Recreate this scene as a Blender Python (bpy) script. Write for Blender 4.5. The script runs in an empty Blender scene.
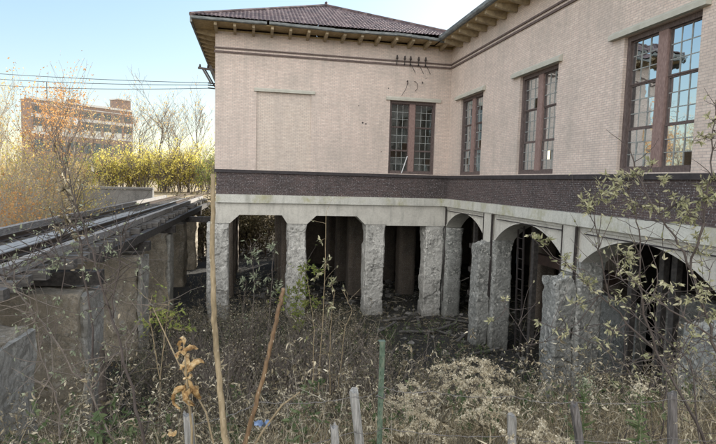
import bpy, math, random
import numpy as np
from mathutils import Vector, Matrix, noise, Quaternion

random.seed(7)
RNG = np.random.default_rng(7)
SC = bpy.context.scene
COL = SC.collection

# ------------------------------------------------------------------ camera solved from the photograph (z = 0: top of the dark brick band)
CAM = np.array([-8.86, -22.99, -0.34])
YAW, PITCH, ROLL = math.radians(11.491), math.radians(-4.559), math.radians(1.557)
FPX = 517.0
def _axes():
    cy, sy = math.cos(YAW), math.sin(YAW)
    fw = np.array([sy*math.cos(PITCH), cy*math.cos(PITCH), math.sin(PITCH)])
    rt = np.array([cy, -sy, 0.0]); up = np.cross(rt, fw)
    c, s = math.cos(ROLL), math.sin(ROLL)
    return c*rt+s*up, -s*rt+c*up, fw
RT, UP, FW = _axes()
def at(u, v, D):
    """world point seen at photo pixel (u, v), D metres in front of the camera"""
    return Vector(CAM + (FW + RT*(u-358)/FPX - UP*(v-222)/FPX)*D)

cd = bpy.data.cameras.new('camera'); cam = bpy.data.objects.new('camera', cd); COL.objects.link(cam)
cam.matrix_world = Matrix(((RT[0], UP[0], -FW[0], CAM[0]), (RT[1], UP[1], -FW[1], CAM[1]), (RT[2], UP[2], -FW[2], CAM[2]), (0, 0, 0, 1)))
cd.sensor_width = 36; cd.lens = 36*FPX/716; cd.clip_end = 5000; cd.clip_start = 0.05
SC.camera = cam

# ------------------------------------------------------------------ helpers
class MB:
    def __init__(s): s.v = []; s.f = []
    def quad(s, a, b, c, d):
        n = len(s.v); s.v += [tuple(a), tuple(b), tuple(c), tuple(d)]; s.f.append((n, n+1, n+2, n+3)); return s
    def box(s, x0, x1, y0, y1, z0, z1):
        n = len(s.v)
        s.v += [(x, y, z) for z in (z0, z1) for y in (y0, y1) for x in (x0, x1)]
        s.f += [tuple(n+i for i in q) for q in ((0,2,3,1),(4,5,7,6),(0,1,5,4),(2,6,7,3),(0,4,6,2),(1,3,7,5))]
        return s
    def bar(s, a, b, w, h, up=(0, 0, 1)):
        a = Vector(a); b = Vector(b); d = (b-a).normalized(); up = Vector(up)
        if abs(d.dot(up)) > .98: up = Vector((1, 0, 0))
        r = d.cross(up).normalized(); u = r.cross(d)
        n = len(s.v)
        for p in (a, b):
            for i, j in ((-1,-1),(1,-1),(1,1),(-1,1)): s.v.append(tuple(p+r*(i*w/2)+u*(j*h/2)))
        s.f += [tuple(n+i for i in q) for q in ((0,1,2,3),(4,7,6,5),(0,4,5,1),(1,5,6,2),(2,6,7,3),(3,7,4,0))]
        return s
    def prism(s, poly, fn, a, b):
        """poly: 2-D outline; fn(p, t) -> 3-D; extruded t from a to b"""
        n = len(s.v); k = len(poly)
        s.v += [tuple(fn(p, a)) for p in poly] + [tuple(fn(p, b)) for p in poly]
        s.f.append(tuple(range(n, n+k))); s.f.append(tuple(range(n+2*k-1, n+k-1, -1)))
        for i in range(k):
            j = (i+1) % k; s.f.append((n+i, n+k+i, n+k+j, n+j))
        return s
    def tube(s, pts, rad, n=6, cap=True):
        pts = [Vector(p) for p in pts]
        if not hasattr(rad, '__len__'): rad = [rad]*len(pts)
        base = len(s.v); ref = None
        for i, p in enumerate(pts):
            d = (pts[min(i+1, len(pts)-1)]-pts[max(i-1, 0)])
            d = d.normalized() if d.length > 1e-9 else Vector((0, 0, 1))
            if ref is None: ref = d.orthogonal().normalized()
            ref = (ref-d*ref.dot(d)); ref = ref.normalized() if ref.length > 1e-6 else d.orthogonal().normalized()
            bn = d.cross(ref)
            for k in range(n):
                a = 2*math.pi*k/n; s.v.append(tuple(p+(ref*math.cos(a)+bn*math.sin(a))*rad[i]))
        for i in range(len(pts)-1):
            for k in range(n):
                k2 = (k+1) % n
                s.f.append((base+i*n+k, base+i*n+k2, base+(i+1)*n+k2, base+(i+1)*n+k))
        if cap:
            s.f.append(tuple(base+k for k in range(n-1, -1, -1)))
            s.f.append(tuple(base+(len(pts)-1)*n+k for k in range(n)))
        return s
    def rough(s, x0, x1, y0, y1, z0, z1, step=.12, amp=.04, seed=0, low=.07, fade_top=0.0, freq=5.0, sp_=0.0):
        """a box with worn, spalled faces"""
        nx, ny, nz = [max(1, int(round((b-a)/step))) for a, b in ((x0, x1), (y0, y1), (z0, z1))]
        idx = {}; o = Vector((seed*13.7, seed*7.1, seed*3.3))
        def V(i, j, k):
            if (i, j, k) in idx: return idx[(i, j, k)]
            p = Vector((x0+(x1-x0)*i/nx, y0+(y1-y0)*j/ny, z0+(z1-z0)*k/nz))
            w = 1.0
            if fade_top: w = min(1.0, max(0.0, (z1-p.z)/fade_top))
            d = noise.noise_vector((p+o)*freq)*amp + noise.noise_vector((p+o)*1.1)*low + noise.noise_vector((p+o)*13)*amp*.55
            # wear the corners
            c = Vector(((x0+x1)/2, (y0+y1)/2, p.z))
            edge = (abs(p.x-c.x)/((x1-x0)/2) > .99) + (abs(p.y-c.y)/((y1-y0)/2) > .99)
            if edge == 2: d += (c-p).normalized()*(.03+.05*abs(noise.noise((p+o)*2.3)))
            if sp_ > 0:
                ax_ = Vector((c.x-p.x, c.y-p.y, 0)); ax_ = ax_.normalized() if ax_.length > 1e-6 else ax_
                h_ = noise.noise((p+o)*1.25)+.22*noise.noise((p+o)*6.5)
                d += ax_*sp_*min(1, max(0, (h_-.14)/.10))
                d += ax_*sp_*.6*min(1, max(0, (h_-.42)/.08))
            d.z *= .5
            q = p+d*w
            idx[(i, j, k)] = len(s.v); s.v.append(tuple(q)); return idx[(i, j, k)]
        for i in range(nx):
            for j in range(ny):
                s.f.append((V(i,j,0), V(i,j+1,0), V(i+1,j+1,0), V(i+1,j,0)))
                s.f.append((V(i,j,nz), V(i+1,j,nz), V(i+1,j+1,nz), V(i,j+1,nz)))
        for i in range(nx):
            for k in range(nz):
                s.f.append((V(i,0,k), V(i+1,0,k), V(i+1,0,k+1), V(i,0,k+1)))
                s.f.append((V(i,ny,k), V(i,ny,k+1), V(i+1,ny,k+1), V(i+1,ny,k)))
        for j in range(ny):
            for k in range(nz):
                s.f.append((V(0,j,k), V(0,j,k+1), V(0,j+1,k+1), V(0,j+1,k)))
                s.f.append((V(nx,j,k), V(nx,j+1,k), V(nx,j+1,k+1), V(nx,j,k+1)))
        return s
    def build(s, name, m, parent=None, smooth=False, base=None):
        """link as ONE mesh object; vertices are given in world space, kept relative to the parent's (or own) base"""
        me = bpy.data.meshes.new(name)
        o3 = Vector(base) if base is not None else (Vector(ROOTLOC[parent.name]) if parent else Vector((0, 0, 0)))
        me.from_pydata([tuple(Vector(v)-o3) for v in s.v], [], s.f)
        me.update()
        if smooth: me.polygons.foreach_set('use_smooth', [True]*len(me.polygons))
        ob = bpy.data.objects.new(name, me); COL.objects.link(ob)
        me.materials.append(m)
        if parent is None: ob.location = o3; ROOTLOC[ob.name] = o3
        else:
            ob.parent = parent; ROOTLOC[ob.name] = o3
        return ob
ROOTLOC = {}

def mesh_np(name, V, F, m, parent=None, smooth=False, base=(0, 0, 0)):
    """V (n,3) array, F list of (k, corners) index arrays"""
    o3 = np.array(ROOTLOC[parent.name] if parent else base, dtype=float)
    me = bpy.data.meshes.new(name)
    V = np.asarray(V, dtype=np.float32)-o3.astype(np.float32)
    F = [np.asarray(f, dtype=np.int32) for f in F if len(f)]
    me.vertices.add(len(V)); me.vertices.foreach_set('co', V.ravel())
    loops = np.concatenate([f.ravel() for f in F]); tot = np.concatenate([np.full(len(f), f.shape[1], np.int32) for f in F])
    st = np.concatenate([[0], np.cumsum(tot)[:-1]]).astype(np.int32)
    me.loops.add(len(loops)); me.loops.foreach_set('vertex_index', loops)
    me.polygons.add(len(tot)); me.polygons.foreach_set('loop_start', st)
    me.update(calc_edges=True); me.validate()
    if smooth: me.polygons.foreach_set('use_smooth', [True]*len(me.polygons))
    me.materials.append(m)
    ob = bpy.data.objects.new(name, me); COL.objects.link(ob)
    if parent: ob.parent = parent
    else: ob.location = o3
    ROOTLOC[ob.name] = Vector(o3)
    return ob

def tag(o, label=None, cat=None, group=None, kind=None):
    if label: o['label'] = label
    if cat: o['category'] = cat
    if group: o['group'] = group
    if kind: o['kind'] = kind
    return o
def empty(name, loc, label, cat, group=None):
    o = bpy.data.objects.new(name, None); COL.objects.link(o); o.location = loc; o.empty_display_size = .2
    ROOTLOC[o.name] = Vector(loc)
    return tag(o, label, cat, group)
def copy_tree(o, loc, rz=0, s=1, label=None):
    c = o.copy(); COL.objects.link(c); c.location = loc; c.rotation_euler = (0, 0, rz); c.scale = (s, s, s)
    if label: c['label'] = label
    def kids(a, b):
        for ch in a.children:
            d = ch.copy(); COL.objects.link(d); d.parent = b; kids(ch, d)
    kids(o, c)
    return c

# ------------------------------------------------------------------ vectorised plants
def norm(a): return a/np.maximum(np.linalg.norm(a, axis=-1, keepdims=True), 1e-9)
def ribbons(P, d, L, w, bend, S=4, rng=RNG):
    """N tapering blades: base points, start directions, lengths, widths, downward bend"""
    N = len(P); d = norm(d); side = norm(np.cross(d, rng.normal(size=(N, 3))))
    t = np.linspace(0, 1, S+1)
    cen = P[:, None]+d[:, None]*(L[:, None]*t)[..., None]
    cen[..., 2] -= (bend*L)[:, None]*t**2
    hor = norm(np.stack([d[:, 0], d[:, 1], np.zeros(N)], 1)+rng.normal(size=(N, 3))*[.3, .3, 0])
    cen[..., :2] += (hor[:, None]*((bend*L)[:, None]*.5*t**2)[..., None])[..., :2]
    wd = (w[:, None]*(1-.85*t))[..., None]*side[:, None]*.5
    V = np.stack([cen-wd, cen+wd], 2).reshape(-1, 3)
    b = (np.arange(N)*(S+1)*2)[:, None]+np.arange(S)[None]*2
    b = b.ravel(); F = np.stack([b, b+1, b+3, b+2], 1)
    return V, F, cen
LT = np.array([[0,0,0],[-.5,.3,.10],[0,.33,0],[.5,.3,.10],[-.38,.68,.05],[0,.7,-.03],[.38,.68,.05],[0,1,-.12]])
LF4 = np.array([[1,4,5,2],[2,5,6,3]]); LF3 = np.array([[0,1,2],[0,2,3],[4,7,5],[5,7,6]])
def leaves(P, d, L, ar=.4, curl=0.0, rng=RNG):
    N = len(P); d = norm(d); s = norm(np.cross(d, rng.normal(size=(N, 3)))); n = np.cross(s, d)
    T = LT.copy(); L = np.asarray(L)
    y = np.repeat(T[None, :, 1], N, 0); x = np.repeat(T[None, :, 0]*ar, N, 0); z = np.repeat(T[None, :, 2]*ar*1.5, N, 0)
    c = curl*rng.uniform(.2, 1.2, size=(N, 1))
    z = z-c*y**2; x = x*(1-.5*np.minimum(c, 1.4)*y)
    V = P[:, None]+(s[:, None]*x[..., None]+d[:, None]*y[..., None]+n[:, None]*z[..., None])*L[:, None, None]
    b = (np.arange(N)*8)[:, None, None]
    return V.reshape(-1, 3), (b+LF4).reshape(-1, 4), (b+LF3).reshape(-1, 3)
def cards(P, size, rng=RNG, flat=0.0):
    """small leaf-sized rhombs, randomly turned"""
    N = len(P); a = norm(rng.normal(size=(N, 3))); b = norm(np.cross(a, rng.normal(size=(N, 3))))
    size = np.asarray(size)[:, None]
    V = np.stack([P-a*size*.5, P+b*size*.28, P+a*size*.5, P-b*size*.28], 1).reshape(-1, 3)
    i = (np.arange(N)*4)[:, None]+np.arange(4)[None]
    return V, i
class NP:
    def __init__(s): s.V = []; s.F4 = []; s.F3 = []; s.n = 0
    def add(s, V, F4=None, F3=None):
        s.V.append(V)
        if F4 is not None and len(F4): s.F4.append(F4+s.n)
        if F3 is not None and len(F3): s.F3.append(F3+s.n)
        s.n += len(V); return s
    def build(s, name, m, parent=None, base=(0, 0, 0), smooth=False):
        F = []
        if s.F4: F.append(np.concatenate(s.F4))
        if s.F3: F.append(np.concatenate(s.F3))
        return mesh_np(name, np.concatenate(s.V), F, m, parent, smooth, base)

# ------------------------------------------------------------------ materials
def newmat(name):
    m = bpy.data.materials.new(name); m.use_nodes = True
    nt = m.node_tree; b = nt.nodes['Principled BSDF']
    return m, nt, b
def N_(nt, t, **k):
    n = nt.nodes.new(t)
    for a, v in k.items(): setattr(n, a, v)
    return n
def ramp(nt, src, stops, interp='LINEAR'):
    r = N_(nt, 'ShaderNodeValToRGB'); r.color_ramp.interpolation = interp
    el = r.color_ramp.elements
    el[0].position, el[0].color = stops[0][0], (*stops[0][1], 1)
    el[1].position, el[1].color = stops[-1][0], (*stops[-1][1], 1)
    for p, c in stops[1:-1]:
        e = el.new(p); e.color = (*c, 1)
    nt.links.new(src, r.inputs[0]); return r.outputs[0]
def noise_tex(nt, vec, scale, detail=5, rough=.6, dist=0):
    n = N_(nt, 'ShaderNodeTexNoise'); n.inputs['Scale'].default_value = scale; n.inputs['Detail'].default_value = detail
    n.inputs['Roughness'].default_value = rough; n.inputs['Distortion'].default_value = dist
    if vec is not None: nt.links.new(vec, n.inputs['Vector'])
    return n.outputs['Fac']
def mixc(nt, fac, a, b, mode='MIX'):
    m = N_(nt, 'ShaderNodeMix', data_type='RGBA', blend_type=mode)
    for i, v in ((0, fac), (6, a), (7, b)):
        if isinstance(v, (int, float)): m.inputs[i].default_value = v
        elif isinstance(v, tuple): m.inputs[i].default_value = (*v, 1)
        else: nt.links.new(v, m.inputs[i])
    return m.outputs[2]
def math_(nt, op, a, b=None):
    m = N_(nt, 'ShaderNodeMath', operation=op)
    for i, v in ((0, a), (1, b)):
        if v is None: continue
        if isinstance(v, (int, float)): m.inputs[i].default_value = v
        else: nt.links.new(v, m.inputs[i])
    return m.outputs[0]
def pos(nt): return N_(nt, 'ShaderNodeNewGeometry').outputs['Position']
def vmul(nt, v, s):
    m = N_(nt, 'ShaderNodeVectorMath', operation='MULTIPLY'); nt.links.new(v, m.inputs[0]); m.inputs[1].default_value = s
    return m.outputs[0]
def bump(nt, b, h, strength=.3, dist=.02):
    n = N_(nt, 'ShaderNodeBump'); n.inputs['Strength'].default_value = strength; n.inputs['Distance'].default_value = dist
    nt.links.new(h, n.inputs['Height']); nt.links.new(n.outputs[0], b.inputs['Normal'])

def brick_mat(name, c1, c2, mortar, stain, bw=.19, rh=.062, ms=.007, offset=.5, speck=None, dirt=.5, stain_thr=(.46, .68)):
    m, nt, b = newmat(name); p = pos(nt)
    sx = N_(nt, 'ShaderNodeSeparateXYZ'); nt.links.new(p, sx.inputs[0])
    cb = N_(nt, 'ShaderNodeCombineXYZ'); nt.links.new(math_(nt, 'ADD', sx.outputs[0], sx.outputs[1]), cb.inputs[0]); nt.links.new(sx.outputs[2], cb.inputs[1])
    br = N_(nt, 'ShaderNodeTexBrick', offset=offset); nt.links.new(cb.outputs[0], br.inputs['Vector'])
    br.inputs['Color1'].default_value = (*c1, 1); br.inputs['Color2'].default_value = (*c2, 1); br.inputs['Mortar'].default_value = (*mortar, 1)
    br.inputs['Scale'].default_value = 1; br.inputs['Mortar Size'].default_value = ms; br.inputs['Brick Width'].default_value = bw; br.inputs['Row Height'].default_value = rh
    br.inputs['Mortar Smooth'].default_value = .15
    col = br.outputs['Color']
    big = noise_tex(nt, vmul(nt, p, (.5, .5, .8)), 1.0, 6, .62)
    col = mixc(nt, ramp(nt, big, [(stain_thr[0], (0, 0, 0)), (stain_thr[1], (dirt,)*3)]), col, stain)
    streak = noise_tex(nt, vmul(nt, p, (2.2, 2.2, .22)), 1.3, 5, .6)
    col = mixc(nt, ramp(nt, streak, [(.46, (0, 0, 0)), (.68, (.45,)*3)]), col, stain)
    tone = noise_tex(nt, p, 9, 3, .7)
    col = mixc(nt, .22, col, ramp(nt, tone, [(.3, (.25,)*3), (.7, (.8,)*3)]), 'OVERLAY')
    if speck:
        sp = noise_tex(nt, p, 26, 2, .6)
        col = mixc(nt, math_(nt, 'MULTIPLY', ramp(nt, sp, [(.55, (0,)*3), (.64, (1,)*3)]), math_(nt, 'ADD', math_(nt, 'MULTIPLY', br.outputs['Fac'], .7), .2)), col, speck)
    nt.links.new(col, b.inputs['Base Color']); b.inputs['Roughness'].default_value = .85
    hh = math_(nt, 'ADD', math_(nt, 'MULTIPLY', br.outputs['Fac'], -1), math_(nt, 'MULTIPLY', noise_tex(nt, p, 40, 3), .5))
    bump(nt, b, hh, .5, .008)
    return m
def concrete(name, a, bcol, dark, moss=None, scale=1.0, pits=.5, dirt=.6, foot_dark=None, algae=(.55, .7), form=0.0, agg=1.0):
    m, nt, b = newmat(name); p = pos(nt)
    n1 = noise_tex(nt, p, 1.6*scale, 8, .65, .4); col = ramp(nt, n1, [(.32, bcol), (.62, a)])
    st = noise_tex(nt, vmul(nt, p, (3, 3, .45)), 1.2, 6, .65)
    col = mixc(nt, ramp(nt, st, [(.5, (0,)*3), (.72, (dirt,)*3)]), col, dark)
    sp = noise_tex(nt, p, 16*scale, 6, .75)
    col = mixc(nt, ramp(nt, sp, [(.47, (0,)*3), (.64, (pits,)*3)]), col, dark)
    sp2 = noise_tex(nt, vmul(nt, p, (1.3, 1.3, 1)), 27*scale, 4, .7)
    col = mixc(nt, ramp(nt, sp2, [(.54, (0,)*3), (.68, (.5,)*3)]), col, (.56, .545, .50))
    if form:
        wv = N_(nt, 'ShaderNodeTexWave', wave_type='BANDS', bands_direction='Z'); wv.inputs['Scale'].default_value = 1.05; wv.inputs['Distortion'].default_value = .35; wv.inputs['Detail'].default_value = 3; nt.links.new(p, wv.inputs['Vector'])
        col = mixc(nt, ramp(nt, wv.outputs['Fac'], [(.0, (form,)*3), (.10, (0,)*3)]), col, dark)
        ds = N_(nt, 'ShaderNodeVectorMath', operation='ADD'); nt.links.new(p, ds.inputs[0]); nz = N_(nt, 'ShaderNodeTexNoise'); nz.inputs['Scale'].default_value = 3.5; nt.links.new(p, nz.inputs['Vector']); nt.links.new(vmul(nt, nz.outputs['Color'], (.35,)*3), ds.inputs[1])
        vc = N_(nt, 'ShaderNodeTexVoronoi', feature='DISTANCE_TO_EDGE'); vc.inputs['Scale'].default_value = .55; nt.links.new(ds.outputs[0], vc.inputs['Vector'])
        col = mixc(nt, ramp(nt, vc.outputs['Distance'], [(.003, (.5,)*3), (.009, (0,)*3)]), col, dark)
        ag = N_(nt, 'ShaderNodeTexVoronoi'); ag.inputs['Scale'].default_value = 15; nt.links.new(p, ag.inputs['Vector']); sc_ = N_(nt, 'ShaderNodeSeparateColor'); nt.links.new(ag.outputs['Color'], sc_.inputs[0])
        am = noise_tex(nt, p, 1.9, 4, .6)
        col = mixc(nt, math_(nt, 'MULTIPLY', ramp(nt, sc_.outputs[0], [(.55, (0,)*3), (.75, (.7*agg,)*3)]), ramp(nt, am, [(.4, (.15,)*3), (.6, (1,)*3)])), col, dark)
        col = mixc(nt, math_(nt, 'MULTIPLY', ramp(nt, sc_.outputs[1], [(.7, (0,)*3), (.85, (.6*agg,)*3)]), ramp(nt, am, [(.4, (.15,)*3), (.6, (1,)*3)])), col, (.62, .61, .56))
        pa = noise_tex(nt, p, 2.6, 3, .5)
        col = mixc(nt, ramp(nt, pa, [(.54, (0,)*3), (.57, (.55,)*3)]), col, bcol)
    if foot_dark:  # blends to a darker tone towards the foot
        sx = N_(nt, 'ShaderNodeSeparateXYZ'); nt.links.new(p, sx.inputs[0])
        h = math_(nt, 'ADD', sx.outputs[2], math_(nt, 'MULTIPLY', n1, 1.6))
        mr = N_(nt, 'ShaderNodeMapRange'); nt.links.new(h, mr.inputs[0]); mr.inputs[1].default_value = foot_dark[0]; mr.inputs[2].default_value = foot_dark[1]; mr.inputs[3].default_value = foot_dark[3]; mr.inputs[4].default_value = 0
        col = mixc(nt, mr.outputs[0], col, foot_dark[2])
    if moss:
        mo = noise_tex(nt, p, .9, 7, .7, .3)
        col = mixc(nt, ramp(nt, mo, [(algae[0], (0,)*3), (algae[1], (.75,)*3)]), col, moss)
    nt.links.new(col, b.inputs['Base Color']); b.inputs['Roughness'].default_value = .9
    bump(nt, b, math_(nt, 'ADD', math_(nt, 'MULTIPLY', n1, .6), math_(nt, 'ADD', math_(nt, 'MULTIPLY', sp, .7), math_(nt, 'MULTIPLY', sp2, .4))), .45, .03)
    return m
def simple(name, stops, scale=6, rough=.8, stretch=(1, 1, 1), bumps=.3, metal=0, detail=6):
    m, nt, b = newmat(name); p = N_(nt, 'ShaderNodeTexCoord').outputs['Object']
    n = noise_tex(nt, vmul(nt, p, stretch), scale, detail, .65)
    k = len(stops); col = ramp(nt, n, [(.3+.4*i/(k-1), c) for i, c in enumerate(stops)])
    nt.links.new(col, b.inputs['Base Color']); b.inputs['Roughness'].default_value = rough; b.inputs['Metallic'].default_value = metal
    if bumps: bump(nt, b, n, bumps, .01)
    return m
def leafmat(name, stops, trans=.35, rough=.6, patch=.35, pw=1.0):
    """leaf to leaf colour variation, some light passes through"""
    m, nt, b = newmat(name)
    g = N_(nt, 'ShaderNodeNewGeometry'); r = g.outputs['Random Per Island']
    n = noise_tex(nt, g.outputs['Position'], patch, 3, .6)
    f = math_(nt, 'ADD', math_(nt, 'MULTIPLY', math_(nt, 'POWER', r, pw), .75 if pw > 1 else .6), math_(nt, 'MULTIPLY', math_(nt, 'SUBTRACT', n, .3), 1.0))
    k = len(stops); col = ramp(nt, f, [(i/(k-1), c) for i, c in enumerate(stops)])
    nt.links.new(col, b.inputs['Base Color']); b.inputs['Roughness'].default_value = rough
    b.inputs['Specular IOR Level'].default_value = .25
    if trans:
        t = N_(nt, 'ShaderNodeBsdfTranslucent'); nt.links.new(col, t.inputs['Color'])
        mx = N_(nt, 'ShaderNodeMixShader'); mx.inputs[0].default_value = trans
        nt.links.new(b.outputs[0], mx.inputs[1]); nt.links.new(t.outputs[0], mx.inputs[2])
        nt.links.new(mx.outputs[0], nt.nodes['Material Output'].inputs['Surface'])
    return m

M = {}
M['pale_brick'] = brick_mat('pale_brick', (.645, .54, .475), (.555, .46, .405), (.40, .355, .33), (.37, .335, .30), dirt=.55)
M['blind_brick'] = brick_mat('blind_brick', (.61, .525, .455), (.55, .47, .405), (.37, .33, .30), (.40, .355, .32), dirt=.4)
M['dark_brick'] = brick_mat('dark_brick', (.085, .056, .052), (.045, .032, .033), (.11, .096, .092), (.035, .03, .03), dirt=.6, speck=(.36, .35, .36))
M['dark_sill'] = simple('dark_sill', [(.02, .018, .02), (.05, .043, .046)], 7)
M['factory_brick'] = brick_mat('factory_brick', (.28, .20, .155), (.25, .18, .145), (.27, .22, .19), (.17, .13, .12), bw=.6, rh=.22)
M['ledge'] = concrete('ledge', (.56, .56, .51), (.46, .46, .42), (.22, .22, .18), moss=(.30, .29, .13), dirt=.6, pits=.35, algae=(.50, .66))
M['beam'] = concrete('beam', (.55, .535, .48), (.45, .435, .39), (.22, .215, .19), dirt=.6, pits=.3)
M['pier'] = concrete('pier', (.64, .63, .585), (.40, .39, .36), (.13, .13, .12), scale=1.6, pits=.85, form=.16, foot_dark=(-6.6, -4.2, (.085, .085, .075), .8))
M['arch_pier'] = concrete('arch_pier', (.34, .345, .325), (.20, .205, .19), (.06, .062, .058), scale=1.6, pits=.85, form=.14, foot_dark=(-6.8, -4.0, (.06, .062, .055), .8))
M['column'] = concrete('column', (.19, .15, .115), (.12, .10, .08), (.05, .042, .036), pits=.5, foot_dark=(-6.8, -4.3, (.05, .045, .04), .7))
M['trestle_concrete'] = concrete('trestle_concrete', (.36, .31, .235), (.23, .20, .15), (.07, .065, .055), pits=.6, form=.10, scale=1.3, agg=.4, moss=(.33, .34, .34), algae=(.6, .68))
M['pier_end'] = concrete('pier_end', (.40, .395, .36), (.26, .25, .22), (.09, .085, .075), scale=1.4, pits=.6, form=.1, agg=.5, foot_dark=(-6.6, -4.6, (.10, .095, .08), .7))
M['retaining'] = concrete('retaining', (.17, .165, .155), (.12, .118, .112), (.06, .06, .058), pits=.4)
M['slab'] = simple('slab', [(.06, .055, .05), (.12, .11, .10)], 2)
M['room'] = simple('room', [(.20, .19, .17), (.32, .30, .26)], 1.5, bumps=0)
M['lintel'] = simple('lintel', [(.37, .37, .32), (.46, .455, .40)], 4, .85)
M['trim'] = simple('trim', [(.09, .065, .06), (.15, .115, .105)], 8)
M['window_wood'] = simple('window_wood', [(.055, .042, .04), (.10, .075, .07), (.15, .12, .115)], 9, .75, (4, 4, 1))
M['mullion'] = simple('mullion', [(.15, .095, .085), (.22, .15, .135), (.30, .22, .20)], 9, .75, (4, 4, 1))
M['muntin'] = simple('muntin', [(.16, .17, .165), (.34, .36, .35)], 9, .7, (3, 3, 1))
M['tail_wood'] = simple('tail_wood', [(.22, .18, .12), (.46, .38, .25)], 6, .85)
M['soffit'] = simple('soffit', [(.28, .21, .11), (.50, .39, .22)], 3, .85, (3, 3, 1))
M['gutter'] = simple('gutter', [(.07, .078, .078), (.14, .155, .155), (.27, .285, .28)], 3, .6, (1, 1, 4), .3, .2)
M['grey_timber'] = simple('grey_timber', [(.09, .085, .08), (.22, .21, .20), (.36, .35, .33)], 7, .9, (6, .8, 6))
M['deck_plank'] = simple('deck_plank', [(.14, .14, .14), (.25, .255, .255), (.36, .365, .36)], 5, .85, (8, .4, 4))
M['creosote'] = simple('creosote', [(.018, .017, .017), (.045, .04, .037), (.085, .078, .07)], 5, .8, (2, 2, 2))
M['tie_wood'] = simple('tie_wood', [(.04, .037, .034), (.09, .083, .075), (.17, .16, .15)], 5, .8, (.6, 6, 6))
M['rail_steel'] = simple('rail_steel', [(.05, .036, .03), (.10, .075, .06)], 12, .45, (1, 1, 1), .2, .6)
M['iron'] = simple('iron', [(.025, .022, .022), (.06, .05, .047)], 10, .6, (1, 1, 1), .2, .3)
M['rust'] = simple('rust', [(.03, .02, .016), (.07, .04, .03)], 6, .8)
M['post_wood'] = simple('post_wood', [(.13, .125, .115), (.26, .255, .24), (.40, .39, .37)], 14, .85, (5, 5, .5), .7)
M['dark_post'] = simple('dark_post', [(.05, .045, .042), (.11, .10, .095), (.20, .19, .18)], 14, .85, (5, 5, .5), .7)
M['post_green'] = simple('post_green', [(.05, .075, .05), (.075, .115, .08), (.17, .18, .13)], 12, .55, (2, 2, .8), .2)
M['wire'] = simple('wire', [(.10, .09, .085), (.22, .21, .20)], 30, .6, (1, 1, 1), 0, .4)
M['cable'] = simple('cable', [(.03, .03, .035), (.06, .06, .065)], 3, .6, (1, 1, 1), 0)
M['white_metal'] = simple('white_metal', [(.45, .46, .47), (.62, .63, .64)], 6, .5)
M['band_white'] = simple('band_white', [(.44, .44, .42), (.58, .57, .54)], .6, .85, bumps=0)
M['panel'] = simple('panel', [(.42, .44, .40), (.58, .58, .54)], .8, .7, bumps=0)
M['blue_plastic'] = simple('blue_plastic', [(.10, .15, .27), (.22, .30, .44)], 20, .35)
M['bark'] = simple('bark', [(.05, .042, .035), (.11, .095, .08)], 12, .9, (3, 3, 1), .5)
M['pale_bark'] = simple('pale_bark', [(.15, .13, .11), (.26, .235, .20)], 12, .9, (3, 3, 1), .5)
M['pale_twig'] = simple('pale_twig', [(.24, .20, .15), (.40, .35, .28)], 9, .9, (3, 3, 1), .3)
M['twig'] = simple('twig', [(.10, .082, .068), (.19, .16, .135)], 9, .9, (3, 3, 1), .3)
M['dark_twig'] = simple('dark_twig', [(.045, .036, .032), (.10, .08, .07)], 9, .9, (3, 3, 1), .3)
M['cane_tan'] = simple('cane_tan', [(.15, .115, .065), (.25, .195, .115), (.36, .29, .19)], 10, .7, (4, 4, 1.2), .3)
M['cane_brown'] = simple('cane_brown', [(.07, .045, .025), (.15, .09, .045), (.26, .18, .10)], 10, .6, (4, 4, 1.2), .3)
M['scar'] = simple('scar', [(.34, .29, .20), (.50, .44, .33)], 30)
M['mullein'] = simple('mullein', [(.03, .025, .02), (.075, .06, .05)], 40, .95, (1, 1, 1), 1.0)
M['board'] = simple('board', [(.04, .038, .035), (.09, .085, .08), (.15, .145, .135)], 6, .85, (1, 1, 1), .4)
# leaves
M['rubble'] = simple('rubble', [(.05, .047, .042), (.13, .125, .115), (.26, .255, .24)], 3, .9)
M['leaf_pale'] = leafmat('leaf_pale', [(.17, .18, .085), (.32, .32, .18), (.46, .44, .28), (.58, .53, .38)], .3, patch=1.5)
M['leaf_grey'] = leafmat('leaf_grey', [(.15, .17, .11), (.26, .29, .19), (.38, .40, .29)], .25, patch=1.5)
M['leaf_yellow'] = leafmat('leaf_yellow', [(.28, .28, .06), (.55, .49, .10), (.72, .61, .16), (.74, .63, .28)], .5, patch=.25)
M['leaf_green'] = leafmat('leaf_green', [(.15, .20, .06), (.28, .32, .09), (.48, .46, .15)], .5, patch=.25)
M['leaf_orange'] = leafmat('leaf_orange', [(.36, .18, .07), (.55, .28, .10), (.66, .38, .15), (.64, .48, .25)], .45, patch=.4)
M['leaf_tan'] = leafmat('leaf_tan', [(.34, .24, .12), (.58, .42, .18), (.72, .55, .20), (.74, .61, .34)], .45, patch=.4)
M['leaf_dead'] = leafmat('leaf_dead', [(.035, .031, .02), (.12, .10, .062), (.34, .285, .19), (.72, .66, .50)], .15, patch=1.2, pw=1.8)
M['leaf_shade'] = leafmat('leaf_shade', [(.05, .045, .025), (.10, .085, .045), (.16, .135, .07)], .3, patch=.5)  # dark leaf colour stands in for shade on the brush behind the building
M['leaf_crisp'] = simple('leaf_crisp', [(.07, .04, .018), (.26, .15, .055), (.46, .32, .15), (.66, .57, .40)], 22, .7, (1, 1, 1), .8)
M['leaf_curled'] = leafmat('leaf_curled', [(.22, .10, .03), (.42, .23, .07), (.56, .38, .16), (.62, .52, .32)], .3, patch=8)
M['grass_dead'] = leafmat('grass_dead', [(.06, .05, .028), (.19, .15, .085), (.45, .37, .23), (.70, .62, .45)], .25, patch=1.2, pw=1.8)
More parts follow.
